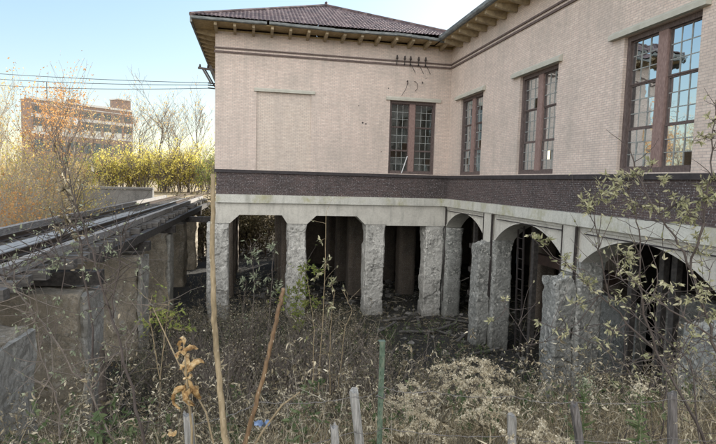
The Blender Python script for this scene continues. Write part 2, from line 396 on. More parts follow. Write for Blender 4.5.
M['grass_dark'] = leafmat('grass_dark', [(.022, .026, .014), (.06, .062, .034), (.14, .13, .07), (.32, .27, .17)], .2, patch=.8)
M['stem_grey'] = leafmat('stem_grey', [(.06, .052, .042), (.18, .16, .125), (.48, .44, .36)], 0, patch=.8, pw=2.0)
M['seed_white'] = leafmat('seed_white', [(.30, .25, .16), (.50, .44, .32), (.70, .65, .52)], .3, patch=6)
M['weed_green'] = leafmat('weed_green', [(.05, .075, .03), (.10, .14, .06), (.20, .23, .12)], .3, patch=1.0)

def glass_mat():
    m, nt, b = newmat('old_glass'); nt.nodes.remove(b)
    gl = N_(nt, 'ShaderNodeBsdfGlossy'); gl.inputs['Roughness'].default_value = .015; gl.inputs['Color'].default_value = (.60, .66, .69, 1)
    tr = N_(nt, 'ShaderNodeBsdfTransparent'); tr.inputs['Color'].default_value = (.50, .55, .53, 1)
    df = N_(nt, 'ShaderNodeBsdfDiffuse'); df.inputs['Color'].default_value = (.12, .14, .135, 1)
    p = pos(nt)
    bm = N_(nt, 'ShaderNodeBump'); bm.inputs['Strength'].default_value = .12; bm.inputs['Distance'].default_value = .02
    nt.links.new(noise_tex(nt, p, 2.2, 2), bm.inputs['Height']); nt.links.new(bm.outputs[0], gl.inputs['Normal'])
    fr = N_(nt, 'ShaderNodeFresnel'); fr.inputs['IOR'].default_value = 1.75
    m1 = N_(nt, 'ShaderNodeMixShader'); nt.links.new(ramp(nt, noise_tex(nt, p, 1.7, 4), [(.4, (.08,)*3), (.7, (.4,)*3)]), m1.inputs[0])
    nt.links.new(tr.outputs[0], m1.inputs[1]); nt.links.new(df.outputs[0], m1.inputs[2])
    m2 = N_(nt, 'ShaderNodeMixShader'); nt.links.new(math_(nt, 'ADD', math_(nt, 'MULTIPLY', fr.outputs[0], 1.25), .03), m2.inputs[0])
    nt.links.new(m1.outputs[0], m2.inputs[1]); nt.links.new(gl.outputs[0], m2.inputs[2])
    nt.links.new(m2.outputs[0], nt.nodes['Material Output'].inputs['Surface'])
    return m
M['glass'] = glass_mat()
M['far_glass'] = simple('far_glass', [(.05, .065, .07), (.12, .15, .155)], .3, .15, bumps=0)

def ground_mat():
    m, nt, b = newmat('ground'); p = pos(nt)
    n1 = noise_tex(nt, p, .35, 8, .65); n2 = noise_tex(nt, p, 5, 8, .75); n3 = noise_tex(nt, p, 22, 5, .7)
    sx = N_(nt, 'ShaderNodeSeparateXYZ'); nt.links.new(p, sx.inputs[0])
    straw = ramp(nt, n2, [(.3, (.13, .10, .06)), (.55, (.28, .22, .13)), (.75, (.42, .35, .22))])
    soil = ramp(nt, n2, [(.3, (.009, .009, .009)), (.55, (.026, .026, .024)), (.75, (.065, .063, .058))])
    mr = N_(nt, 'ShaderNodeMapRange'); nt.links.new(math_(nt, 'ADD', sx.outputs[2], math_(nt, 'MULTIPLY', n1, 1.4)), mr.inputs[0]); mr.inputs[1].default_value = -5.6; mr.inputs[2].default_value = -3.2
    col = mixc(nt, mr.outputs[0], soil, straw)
    col = mixc(nt, ramp(nt, n3, [(.5, (0,)*3), (.7, (.5,)*3)]), col, (.06, .052, .04))
    nt.links.new(col, b.inputs['Base Color']); b.inputs['Roughness'].default_value = .95
    bump(nt, b, math_(nt, 'ADD', n2, n3), .8, .06)
    return m
M['ground'] = ground_mat()
def roof_mat():
    m, nt, b = newmat('clay_tiles'); p = pos(nt)
    vo = N_(nt, 'ShaderNodeTexVoronoi'); vo.inputs['Scale'].default_value = 4.0; nt.links.new(p, vo.inputs['Vector'])
    se = N_(nt, 'ShaderNodeSeparateColor'); nt.links.new(vo.outputs['Color'], se.inputs[0])
    col = ramp(nt, se.outputs[0], [(.1, (.05, .034, .036)), (.45, (.08, .053, .054)), (.75, (.108, .072, .07)), (1, (.16, .12, .115))])
    n = noise_tex(nt, p, .8, 7, .65); col = mixc(nt, ramp(nt, n, [(.5, (0,)*3), (.72, (.6,)*3)]), col, (.06, .05, .058))
    n2 = noise_tex(nt, p, 12, 5, .7); col = mixc(nt, ramp(nt, n2, [(.58, (0,)*3), (.72, (.4,)*3)]), col, (.17, .155, .15))
    nt.links.new(col, b.inputs['Base Color']); b.inputs['Roughness'].default_value = .7
    return m
M['tiles'] = roof_mat()

# ------------------------------------------------------------------ terrain
def sst(a, b, x):
    t = min(1.0, max(0.0, (x-a)/(b-a))); return t*t*(3-2*t)
def gh(x, y):
    n = noise.noise(Vector((x*.45, y*.45, 0)))*.16 + noise.noise(Vector((x*1.7, y*1.7, 3)))*.05
    z = -6.6+n
    k = sst(-11.2, -19.4, y); z = z*(1-k)+(-2.78+n*.5)*k                 # bank up to the fence
    k = sst(-19.6, -23.2, y); z = z*(1-k)+(-1.95+n*.3)*k
    kl = sst(-17.0, -19.0, x); zl = -5.0+n+2.8*sst(-24, -48, x)
    if y > -12: z = z*(1-kl)+zl*kl
    else: z = z*(1-kl)+max(z, zl)*kl
    far = -2.25+n*.5+.4*sst(60, 140, y)
    kb = sst(22.1, 22.5, y) if x < -11.5 else sst(19, 30, y)
    if -12.6 < x < -11.0: t = (x+12.6)/1.6; kb = sst(22.1, 22.5, y)*(1-t)+sst(19, 30, y)*t
    z = z*(1-kb)+far*kb
    kr = sst(12.6, 14.5, x); z = z*(1-kr)+(-2.0+n*.4)*kr
    return z
def lines(lo, hi, step, far, g=1.35):
    a = list(np.arange(lo, hi+1e-6, step)); s = step
    b = []; x = hi
    while x < far: s *= g; x += s; b.append(x)
    s = step; c = []; x = lo
    while x > -far: s *= g; x -= s; c.append(x)
    return sorted(c)+a+b
gx = lines(-24, 15, .35, 2500); gy = lines(-27, 34, .35, 3000)
gV = np.array([(x, y, gh(x, y)) for y in gy for x in gx]); W = len(gx)
gi = np.array([(j*W+i, j*W+i+1, (j+1)*W+i+1, (j+1)*W+i) for j in range(len(gy)-1) for i in range(W-1)])
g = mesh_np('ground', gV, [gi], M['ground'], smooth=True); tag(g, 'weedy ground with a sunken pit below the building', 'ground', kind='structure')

# ------------------------------------------------------------------ the building
BL = empty('industrial_building', (-5.2, 0, -6.6), 'long pale brick industrial building on concrete piers and arches with a hipped tile roof', 'building')
def grid_wall(fn, us, zs, solid, t0, t1):
    """wall in the plane given by fn(u, t, z) with openings; faces only where solid meets empty"""
    mb = MB(); nu, nz = len(us)-1, len(zs)-1
    S = [[solid((us[i]+us[i+1])/2, (zs[k]+zs[k+1])/2) for k in range(nz)] for i in range(nu)]
    at_ = lambda i, k: 0 <= i < nu and 0 <= k < nz and S[i][k]
    for i in range(nu):
        for k in range(nz):
            if not S[i][k]: continue
            a, b, c, d = us[i], us[i+1], zs[k], zs[k+1]
            for t in (t0, t1): mb.quad(fn(a, t, c), fn(b, t, c), fn(b, t, d), fn(a, t, d))
            if not at_(i-1, k): mb.quad(fn(a, t0, c), fn(a, t1, c), fn(a, t1, d), fn(a, t0, d))
            if not at_(i+1, k): mb.quad(fn(b, t0, c), fn(b, t1, c), fn(b, t1, d), fn(b, t0, d))
            if not at_(i, k-1): mb.quad(fn(a, t0, c), fn(b, t0, c), fn(b, t1, c), fn(a, t1, c))
            if not at_(i, k+1): mb.quad(fn(a, t0, d), fn(b, t0, d), fn(b, t1, d), fn(a, t1, d))
    return mb
FR = lambda u, t, z: (u, t, z)            # front wall: u = x, t = y (inward +)
WG = lambda u, t, z: (t, u, z)            # wing wall: u = y, t = x (inward +)
YE = -21.0                                 # near end of the wing
WZ0, WZ1 = 0.03, 3.33
fw_win = (-2.85, -.66)
w_wins = [(-3.58, -1.32), (-8.74, -6.48), (-13.80, -11.54), (-19.0, -16.76)]
bl_ = (-8.78, -6.42)
ZT = 5.76
us = sorted({-10.5, 0.0, *fw_win, *bl_}); zs = sorted({0.0, WZ0, WZ1, 3.37, ZT})
inb = lambda a, r: r[0] < a < r[1]
grid_wall(FR, us, zs, lambda u, z: not (inb(u, fw_win) and WZ0 < z < WZ1) and not (inb(u, bl_) and z < 3.37), 0, .4).build('brick_wall', M['pale_brick'], BL)
MB().box(bl_[0], bl_[1], .055, .35, 0, 3.37).build('blind_window', M['blind_brick'], BL)
us = sorted({YE, 0.0, *[a for w in w_wins for a in w]})
grid_wall(WG, us, [0, WZ0, WZ1, ZT], lambda u, z: not any(inb(u, w) and WZ0 < z < WZ1 for w in w_wins), .002, .4).build('brick_wall', M['pale_brick'], BL)
MB().box(-10.5, -10.1, .4, 15, 0, ZT).build('brick_wall', M['pale_brick'], BL)
MB().box(-10.5, 12, 15, 15.4, -1.05, ZT).build('brick_wall', M['pale_brick'], BL)
ew = [(-20.2+i*5.2, -17.95+i*5.2) for i in range(7)]
grid_wall(WG, sorted({YE, 15.0, *[a for w in ew for a in w]}), [-1.05, .6, WZ1, ZT], lambda u, z: not any(inb(u, w) and .6 < z < WZ1 for w in ew), 12.0, 12.4).build('brick_wall', M['pale_brick'], BL)
MB().box(0, 12, YE-.4, YE, 0, ZT).build('brick_wall', M['pale_brick'], BL)
MB().box(-10.1, 11.99, .41, 14.99, -.9, -.02).build('floor_slab', M['room'], BL)
MB().box(.41, 11.99, YE+.01, .40, -.9, -.02).build('floor_slab', M['room'], BL)
MB().box(-10.1, 11.99, .41, 14.99, 5.3, 5.5).build('ceiling', M['room'], BL)
MB().box(.41, 11.99, YE+.01, .40, 5.3, 5.5).build('ceiling', M['room'], BL)
# dark brick band with its sill course
MB().box(-10.44, .05, .03, .40, -1.07, -.13).build('brick_band', M['dark_brick'], BL)
MB().box(.03, .40, YE, .03, -1.07, -.13).build('brick_band', M['dark_brick'], BL)
MB().box(-10.44, -10.1, .40, 15, -1.07, -.13).build('brick_band', M['dark_brick'], BL)
MB().box(-10.52, -.03, -.03, .4, -.13, -.002).build('sill_course', M['dark_sill'], BL)
MB().box(-.03, .4, YE, -.03, -.13, -.002).build('sill_course', M['dark_sill'], BL)
# string course: two dark mouldings with a pale flat between
for z0, z1, pr in ((4.88, 4.955, .05), (5.05, 5.11, .045)):
    mb = MB(); mb.box(-10.5-pr, -pr, -pr, -.001, z0, z1); mb.build('string_course', M['trim'], BL)
    MB().box(-pr, .001, YE, -pr, z0, z1).build('string_course', M['trim'], BL)
for x, z, r in ((-4.1, 2.26, .055), (-3.95, 2.22, .045), (-4.3, 3.0, .03), (-3.2, 1.0, .03), (-1.2, 4.4, .025), (-2.95, 3.85, .03)):
    mb = MB(); mb.v = [(x+r*random.uniform(.7, 1.3)*math.cos(a), -.004, z+r*random.uniform(.5, .9)*math.sin(a)) for a in np.linspace(0, 5.6, 8)]; mb.f = [tuple(range(8))]; mb.build('wall_hole', M['dark_sill'], BL)
# lintels
def lintel(fn, a, b, z0=3.335, z1=3.50, pr=.06):
    # weathered top, slightly ragged
    poly = [(-.001, z0), (-pr, z0), (-pr, z0+.11), (-.001, z1)]
    mb = MB(); n = 8; rs = np.random.default_rng(int(abs(a*100)))
    for i in range(n):
        u0, u1 = a+(b-a)*i/n, a+(b-a)*(i+1)/n
        mb.prism(poly, lambda p, t: fn(t, p[0]-rs.uniform(0, .004), p[1]), u0, u1)
    return mb.build('lintel', M['lintel'], BL)
lintel(FR, fw_win[0]-.2, fw_win[1]+.22); lintel(FR, bl_[0]-.1, bl_[1]+.16, 3.372, 3.52)
for w in w_wins: lintel(WG, w[0]-.2, w[1]+.45, 3.335, 3.55, .13)

def window(fn, a, b, dep=.16, broken=()):
    """three tiers of nine panes either side of a wide middle post"""
    fr = MB()
    def bx(mb, u0, u1, z0, z1, t0, t1):
        q = [fn(u, t, z) for u in (u0, u1) for t in (t0, t1) for z in (z0, z1)]
        xs, ys, zz = zip(*q); mb.box(min(xs), max(xs), min(ys), max(ys), min(zz), max(zz))
    f = .10
    bx(fr, a, a+f, WZ0, WZ1, dep-.06, dep+.12); bx(fr, b-f, b, WZ0, WZ1, dep-.06, dep+.12)
    bx(fr, a+f, b-f, WZ1-.12, WZ1, dep-.06, dep+.12); bx(fr, a+f, b-f, WZ0, WZ0+.12, dep-.08, dep+.12)
    win = fr.build('window', M['window_wood'], BL)
    mid = (a+b)/2; pm = MB(); bx(pm, mid-.14, mid+.14, WZ0+.12, WZ1-.12, dep-.05, dep+.10); pm.build('mullion', M['mullion'], win)
    tz = [WZ0+.12, 1.10, 2.16, WZ1-.12]
    for s0, s1 in ((a+f, mid-.14), (mid+.14, b-f)):
        sash, mt, gp = MB(), MB(), MB()
        for k in range(3):
            z0, z1 = tz[k], tz[k+1]; off = dep+.02*(k % 2)+.01
            r = .035
            bx(sash, s0, s0+r, z0, z1, off, off+.05); bx(sash, s1-r, s1, z0, z1, off, off+.05)
            bx(sash, s0+r, s1-r, z0, z0+r, off-.004, off+.05); bx(sash, s0+r, s1-r, z1-r, z1, off-.004, off+.05)
            u0, u1, y0, y1 = s0+r, s1-r, z0+r, z1-r
            for i in (1, 2):
                uc = u0+(u1-u0)*i/3; bx(mt, uc-.011, uc+.011, y0, y1, off+.008, off+.035)
                zc = y0+(y1-y0)*i/3; bx(mt, u0, u1, zc-.011, zc+.011, off+.01, off+.033)
            for i in range(3):
                for j in range(3):
                    if (s0 == a+f, k, i, j) in broken: continue
                    ua, ub = u0+(u1-u0)*i/3, u0+(u1-u0)*(i+1)/3; za, zb = y0+(y1-y0)*j/3, y0+(y1-y0)*(j+1)/3
                    tl = [random.uniform(-.004, .004) for _ in range(3)]
                    q = [fn(u, off+.022+tl[0]+tl[1]*(u > ua)+tl[2]*(z > za), z) for u, z in ((ua, za), (ub, za), (ub, zb), (ua, zb))]
                    gp.quad(*q)
        sash.build('sash', M['window_wood'], win); mt.build('muntins', M['muntin'], win); gp.build('glass', M['glass'], win)
window(FR, *fw_win, broken=((True, 0, 0, 2), (True, 0, 1, 2), (True, 1, 2, 0), (False, 0, 2, 1)))
window(WG, *w_wins[0], broken=((False, 0, 1, 1), (True, 1, 1, 0)))
window(WG, *w_wins[1], broken=((True, 0, 1, 1), (False, 2, 0, 0)))
window(WG, *w_wins[2], broken=((True, 0, 0, 0),)); window(WG, *w_wins[3])
tag(MB().tube([(-2.2, .05, .06), (-1.93, .11, .85)], .025, 6).build('stick', M['white_metal'], base=(-2.2, .05, .06)), 'short white stick leaning in the bottom of the front window', 'stick')

# concrete ledge, beams and haunches
rs = np.random.default_rng(3)
MB().box(-10.44, -.12, -.12, .42, -1.42, -1.07).build('concrete_ledge', M['ledge'], BL)
MB().box(-.12, .42, YE, .42, -1.42, -1.072).build('concrete_ledge', M['ledge'], BL)
hz = [(-10.5, -1.42), (-10.5, -2.32), (-9.85, -2.32), (-9.45, -1.95), (-7.62, -1.95), (-7.38, -2.32), (-6.5, -2.32), (-6.1, -1.95), (-4.25, -1.95), (-3.86, -2.32), (-2.85, -2.32)]
poly = hz+[(-2.85, -1.42)]
mb = MB()
mb.prism(poly, lambda p, t: (p[0], t, p[1]), -.02, .8)
mb.build('concrete_beam', M['beam'], BL)
MB().box(-2.85, -.004, -.022, .8, -2.36, -1.42).build('concrete_beam', M['beam'], BL)
# front piers
for i, (a, b) in enumerate(((-10.82, -9.90), (-7.36, -6.50), (-3.80, -2.88), (-.93, -.04))):
    MB().rough(a, b, .0, .95, -6.95, -2.33, .05, .014, 3+i, .06, .25, 9.0, .045).build('concrete_pier', M['pier'], BL)
# wing arcade: four segmental arches
AX1 = .78
arches = [(-4.27, -.06), (-9.52, -5.18), (-14.75, -10.38), (-20.0, -15.6)]
def arc(a, b, n=24, zs_=-2.42, rise=.80):
    c = (a+b)/2; h = (b-a)/2; R = (h*h+rise*rise)/(2*rise); zc = zs_+rise-R
    t = math.asin(h/R)
    return [(c+R*math.sin(-t+2*t*i/n), zc+R*math.cos(-t+2*t*i/n)) for i in range(n+1)]
for a, b in arches:
    lo, hi = a-.34, b+.34
    if b > -.1: hi = -.001
    cur = arc(a, b)
    for px0, px1, grow in ((.06, AX1, 0.0), (.0, .058, .14)):
        # the outer skin leaves a recessed spandrel panel
        mb = MB()
        if grow == 0: mb.prism([(lo, -1.42), (lo, -2.42)]+cur+[(hi, -2.42), (hi, -1.42)], lambda p, t: (t, p[0], p[1]), px0, px1)
        else:
            outer = arc(a, b, 24, -2.42, .80); inner = [(y, z+.05) for y, z in outer]
            mb.prism(outer+inner[::-1], lambda p, t: (t, p[0], p[1]), px0, px1)
            mb.box(px0, px1, a+.02, b-.02, -1.52, -1.421)
        mb.build('arch_spandrel', M['beam'], BL)
pil = [(-5.18, -4.27), (-10.38, -9.52), (-15.6, -14.75), (YE, -20.0)]
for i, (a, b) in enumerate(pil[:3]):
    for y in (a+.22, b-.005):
        MB().box(-.075, .0, y-.025, y+.025, -3.3 if y > a+.3 else -4.6, -1.46).build('joint_shade', M['iron'], BL)  # dark strips stand in for edge joints whose recess shades too little
    if i < 3: MB().box(-.012, -.001, b+.02, (arches[i][1]-.06 if i else -.2), -1.635, -1.605).build('groove_shade', M['dark_sill'], BL)  # dark strip stands in for the shaded groove under the ledge
for i, (a, b) in enumerate(pil):
    MB().box(-.06, .043, a+.24, b-.02, -2.75, -1.42).build('pilaster', M['beam'], BL)
    MB().rough(.0, AX1, a, b, -6.95, -2.42, .08, .010, 11+i, .02, .3, 9.0, .02).build('arch_pier', M['arch_pier'], BL)
MB().rough(.0, AX1, -.4, .5, -6.95, -2.42, .13, .03, 21, .03, .3).build('arch_pier', M['arch_pier'], BL, True)
MB().box(-.03, -.001, -.13, -.05, -5.9, -1.42).build('downpipe', M['iron'], BL)
# broken buttress walls standing out from the arcade
for i, (a, b, t) in enumerate(((-4.97, -4.2, -2.50), (-10.26, -9.5, -2.82), (-15.4, -14.6, -2.8))):
    mb = MB().rough((-.52, -.62, -.7)[i], .02, a, b, -6.95, t, .06, .013, 31+i, .05, 0, 9.0, .05)
    mb.v = [(x, y, z-(max(0, -x-.2)*.35+.08*round(2*abs(noise.noise(Vector((x*2.2, y*2.2, i*5)))))+.12*abs(noise.noise(Vector((x*7, y*7, i))))) if z > t-.1 else z) for x, y, z in mb.v]
    mb.build('buttress', M['arch_pier'], BL)
# columns standing in the dark under the floors
k = 0
for y in (4.2, 8.2, 12.2):
    for x in (-10.3, -6.93, -3.33, -.48):
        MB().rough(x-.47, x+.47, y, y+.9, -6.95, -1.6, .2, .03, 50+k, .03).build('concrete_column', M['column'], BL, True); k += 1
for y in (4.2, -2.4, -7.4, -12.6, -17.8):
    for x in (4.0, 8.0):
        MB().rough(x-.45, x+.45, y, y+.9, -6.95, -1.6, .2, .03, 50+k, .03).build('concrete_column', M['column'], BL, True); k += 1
MB().box(-10.4, 12, .8, 15, -1.6, -.95).build('floor_slab', M['slab'], BL)
MB().box(AX1, 12, YE, .8, -1.6, -.95).build('floor_slab', M['slab'], BL)
MB().rough(2.6, 2.95, -9.6, -5.0, -6.95, -3.9, .3, .03, 77, .03).build('inner_wall', M['arch_pier'], BL)
MB().rough(2.6, 2.95, -14.8, -10.6, -6.95, -3.2, .3, .03, 79, .03).build('inner_wall', M['arch_pier'], BL)
MB().box(12, 12.4, YE, 15, -6.95, -1.05).build('inner_wall', M['slab'], BL)
MB().rough(-6.4, 12, 15.0, 15.4, -6.95, -1.06, .4, .02, 70, .02).build('inner_wall', M['column'], BL)
MB().box(.2, 12, YE-.4, YE, -6.95, -.002).build('inner_wall', M['slab'], BL)
MB().box(1.6, 1.9, -9.5, -5.1, -3.25, -2.9).build('rusty_beam', M['rust'], BL)
for y, x in ((-1.35, .95), (-2.1, 1.2), (-11.25, .95), (-12.1, 1.1), (-12.6, 1.0)):
    MB().bar((x, y, -6.8), (x, y, -1.62), .16, .16).build('timber_post', M['creosote'], BL)
for z in (-3.3, -4.4, -5.5):
    MB().box(1.0, 1.12, -2.0, -.6, z, z+.22).build('crossbeam', M['creosote'], BL)

# roofs ------------------------------------------------------------
EZ, OV = 6.06, .9
def tile_plane(e0, e1, r0, r1, name, name_fine=False):
    """corrugated clay tiles on the slope from eave e0-e1 up to ridge r0-r1"""
    e0, e1, r0, r1 = map(Vector, (e0, e1, r0, r1))
    ax = (e1-e0).normalized(); up = ((r0-e0)-ax*(r0-e0).dot(ax)); H = up.length; up.normalize(); nn = ax.cross(up)
    Ls = (e1-e0).length
    rows = int(H/.17); V = []; idx = {}; F = []
    st = .0415 if name_fine else .0833
    n = int(Ls/st)
    s_l = (r0-e0).dot(ax); s_r = (r1-e0).dot(ax)
    for j in range(rows+1):
        t = j/rows; a, b = s_l*t, Ls+(s_r-Ls)*t
        for i in range(n+1):
            s = min(max(i*st, a), b)
            h = .03*abs(math.sin(math.pi*s/.166)) + (.03 if j % 2 == 0 else 0)+.008*noise.noise(Vector((s*1.5, t*20, 1)))
            p = e0+ax*s+up*(H*t)+nn*h
            V.append(tuple(p))
    w = n+1
    for j in range(rows):
        for i in range(n):
            q = (j*w+i, j*w+i+1, (j+1)*w+i+1, (j+1)*w+i)
            if (Vector(V[q[0]])-Vector(V[q[1]])).length < 1e-4 and (Vector(V[q[2]])-Vector(V[q[3]])).length < 1e-4: continue
            F.append(q)
    mb = MB(); mb.v = V; mb.f = F
    return mb.build(name, M['tiles'], BL)
xl, xr, xm = -10.5-OV, 0+OV, -5.2
AP, AP2, AZ = (xm, 5.0, 8.78), (xm, 10.4, 8.78), 8.78
c00, c10, c11, c01 = (xl, -OV, EZ), (xr, -OV, EZ), (xr, 15.4+OV, EZ), (xl, 15.4+OV, EZ)
rf = tile_plane(c00, c10, AP, AP, 'roof', True); tile_plane(c10, c11, AP, AP2, 'roof'); tile_plane(c11, c01, AP2, AP2, 'roof'); tile_plane(c01, c00, AP2, AP, 'roof')
for a, b in ((c00, AP), (c10, AP), (c01, AP2)): MB().tube([Vector(a)+Vector((0, 0, .03)), Vector(b)+Vector((0, 0, .06))], .09, 8).build('hip_tile', M['tiles'], rf)
MB().tube([(xm, 5.0, 8.7), (xm, 5.0, 9.0), (xm, 5.0, 9.05)], [.09, .08, .03], 8).build('finial', M['tiles'], rf)
RZ, RX = 9.1, 6.0
tile_plane((-OV, 15.4+OV, EZ-.03), (-OV, YE-OV, EZ-.03), (RX, 9, RZ), (RX, YE+5, RZ), 'roof')
mb = MB(); mb.quad((RX, YE+5, RZ), (12+OV, YE-OV, EZ), (12+OV, 15.4+OV, EZ), (RX, 9, RZ)); mb.f.append((0, 1, 4)) if False else None
mb.quad((-OV, YE-OV, EZ), (12+OV, YE-OV, EZ), (RX, YE+5, RZ), (RX-.01, YE+5, RZ)); mb.quad((-OV, 15.4+OV, EZ), (12+OV, 15.4+OV, EZ), (RX, 9, RZ), (RX-.01, 9, RZ))
mb.build('roof', M['tiles'], BL)
# soffits, fascias, gutters, rafter tails
MB().box(-10.5-OV+.06, -OV, -OV+.06, 0, 5.90, 5.93).build('soffit', M['soffit'], BL)
MB().box(-10.5-OV+.06, -10.5, 0, 15.4+OV, 5.90, 5.93).build('soffit', M['soffit'], BL)
MB().box(-OV+.06, 0, YE-OV, 0, 5.86, 5.89).build('soffit', M['soffit'], BL)
MB().box(-10.5, 12.4, .0, 15.4, 5.76, 5.84).build('wall_plate', M['soffit'], BL)
MB().box(0, 12.4, YE-.4, .0, 5.76, 5.84).build('wall_plate', M['soffit'], BL)
# the long front gutter, bent and broken in lengths
gs = [(-11.36, -8.4, 0, .0), (-8.3, -5.6, .02, -.03), (-5.7, -2.9, -.05, .0), (-3.0, -.95, .02, -.07)]
for a, b, d0, d1 in gs:
    mb = MB(); n = 8
    for i in range(n):
        u0, u1 = a+(b-a)*i/n, a+(b-a)*(i+1)/n; z = 5.88+d0+(d1-d0)*(i+.5)/n+random.uniform(-.006, .006)
        mb.prism([(-OV-.08, z+.15), (-OV-.075, z+.06), (-OV-.04, z+.03), (-OV+.02, z+.03), (-OV+.02, z+.15)], lambda p, t: (t, p[0], p[1]), u0, u1)
    mb.build('gutter', M['gutter'], BL)
MB().box(-11.42, -11.34, -OV, 15.4+OV, 5.80, 6.04).build('gutter', M['gutter'], BL)
mb = MB(); mb.prism([(-OV-.11, 6.05), (-OV-.10, 5.93), (-OV-.05, 5.87), (-OV+.05, 5.87), (-OV+.05, 6.05)], lambda p, t: (p[0], t, p[1]), YE-OV, -.95)
mb.build('gutter', M['gutter'], BL)
MB().box(-.9, .1, -.94, -.86, 5.80, 5.98).build('gutter', M['gutter'], BL)
tail_f = None
def tail(fn, u, len_=.82, w=.11, z=5.90):
    return MB().prism([(0, z), (0, z-.24), (-.12, z-.26), (-len_*.7, z-.19), (-len_, z-.12), (-len_, z)], lambda p, t: fn(u+t, p[0], p[1]), -w/2, w/2)
u = -10.45
while u < -.3:
    tail(FR, u).build('rafter_tail', M['tail_wood'], BL); u += .76
u = -1.2
while u > YE:
    tail(WG, u, .80, .14, 5.86).build('rafter_tail', M['tail_wood'], BL); u -= .80
u = .5
while u < 15:
    tail(lambda a, t, z: (-10.5+t, a, z), u).build('rafter_tail', M['tail_wood'], BL); u += .8

# ladder hanging in the middle arch
lb = Vector((.62, -6.35, -6.6))
ld = empty('ladder', lb, 'dark iron ladder hanging in the second arch', 'ladder')
mbs = [MB().bar((.62, y, -6.5), (.5, y, -1.75), .05, .05) for y in (-6.35, -5.95)]
for m_ in mbs: m_.build('side_rail', M['iron'], ld)
for i in range(13): MB().tube([(.615-.0095*i, -6.35, -6.3+.37*i), (.615-.0095*i, -5.95, -6.3+.37*i)], .018, 6).build('rung', M['iron'], ld)
MB().bar((.75, -6.72, -6.8), (.75, -6.72, -1.6), .17, .17).build('timber_post', M['creosote'], BL)

# insulator pegs and hooks on the front wall
ord_ = ['leftmost', 'second', 'middle', 'fourth', 'rightmost']
for i, u in enumerate((395.3, 403, 409, 417.5, 424.5)):
    x = -10.5+10.5*(u-214)/(451.7-214)-.25; x = {0: -2.63, 1: -2.27, 2: -2.0, 3: -1.62, 4: -1.29}[i]
    e = empty('insulator_peg', (x, -.05, 5.0), f'{ord_[i]} of the five dark iron insulator pegs on the string course', 'insulator', 'iron insulator pegs on the string course')
    MB().tube([(x, -.02, 4.9), (x, -.12, 4.95), (x, -.14, 5.3)], [.02, .02, .018], 6).build('pin', M['iron'], e)
    MB().tube([(x, -.14, 5.12), (x, -.14, 5.17), (x, -.14, 5.24), (x, -.14, 5.3)], [.035, .055, .04, .03], 8).build('cap', M['iron'], e)
    if i > 1: MB().tube([(x, -.1, 5.0), (x+.12, -.2, 4.75), (x+.22, -.22, 4.55)], .014, 5).build('tie_wire', M['iron'], e)
hk = empty('wall_hook', (-2.1, -.01, 4.2), 'dark hook with a loose wire hanging over the front window', 'hook')
MB().tube([(-2.1, 0, 4.22), (-2.1, -.13, 4.22), (-2.1, -.15, 4.1), (-2.1, -.1, 4.06)], .022, 6).build('hook', M['iron'], hk)
MB().tube([(-2.1, -.13, 4.1), (-2.17, -.12, 3.85), (-2.35, -.1, 3.55)], .011, 5).build('wire', M['cable'], hk)
h2 = MB().tube([(-1.75, 0, 4.22), (-1.75, -.1, 4.22), (-1.62, -.1, 4.1), (-1.62, -.1, 3.9), (-1.72, -.06, 3.78)], .012, 5).build('wall_hook', M['iron'], base=(-1.75, 0, 4.2)); tag(h2, 'curved empty iron hook to the right of the wired hook', 'hook')
h3 = MB().tube([(-1.38, 0, 4.22), (-1.38, -.08, 4.22), (-1.38, -.09, 4.14)], .02, 6).build('wall_hook', M['iron'], base=(-1.38, 0, 4.2)); tag(h3, 'shortest iron hook, rightmost of the three over the window', 'hook')
# timber wire rack on the left side wall
rk = empty('wire_rack', (-10.5, 2.5, 4.2), 'dark angled wire rack sticking out from the left corner of the building', 'wire rack')
MB().bar((-10.5, 2.5, 4.62), (-11.45, 2.5, 4.68), .09, .09).build('arm', M['dark_post'], rk)
MB().bar((-11.25, 2.5, 4.66), (-10.85, 2.5, 3.98), .08, .08).build('brace', M['dark_post'], rk)
MB().bar((-11.15, 2.62, 4.66), (-10.55, 2.62, 3.65), .07, .07).build('brace', M['dark_post'], rk)
MB().bar((-10.9, 2.4, 4.8), (-10.6, 2.4, 4.0), .1, .1).build('brace', M['dark_post'], rk)
for x in (-11.36, -11.0): MB().tube([(x, 2.5, 4.68), (x, 2.5, 4.74), (x, 2.5, 4.85)], [.035, .05, .03], 8).build('insulator', M['iron'], rk)
for z in (4.0, 3.9, 3.77): MB().tube([(-10.5, 2.5, z), (-11.0, 2.5, z+.02)], .03, 6).build('insulator', M['iron'], rk)

# ------------------------------------------------------------------ railway trestle on the left
TR = empty('railway_trestle', (-14.5, -2, -6.6), 'weathered timber railway trestle on concrete piers left of the building', 'trestle')
pys = [(-15.6, -13.3), (-10.7, -9.2), (-4.85, -3.5), (1.1, 2.4), (7.0, 8.3), (13.0, 14.3), (18.8, 20.1)]
for i, (a, b) in enumerate(pys):
    MB().rough(-16.3, -12.62, a, b, -6.95, -2.95-.06*(i % 3), .14, .06, 90+i, .12).build('concrete_pier', M['trestle_concrete'], TR, True)
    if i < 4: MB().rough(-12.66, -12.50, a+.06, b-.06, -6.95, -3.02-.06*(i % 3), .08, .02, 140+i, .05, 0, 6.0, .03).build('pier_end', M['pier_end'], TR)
    MB().box(-16.7, (-13.1 if i == 0 else -12.35)+(1.3 if i == 4 else 0), (a+b)/2-.19, (a+b)/2+.19, -2.93, -2.62).build('cap_beam', M['creosote'], TR)
for x in (-15.22, -13.82):
    MB().box(x-.22, x+.22, -21.5, 22.6, -2.60, -2.34).build('stringer', M['creosote'], TR)
y = -21.4; i = 0
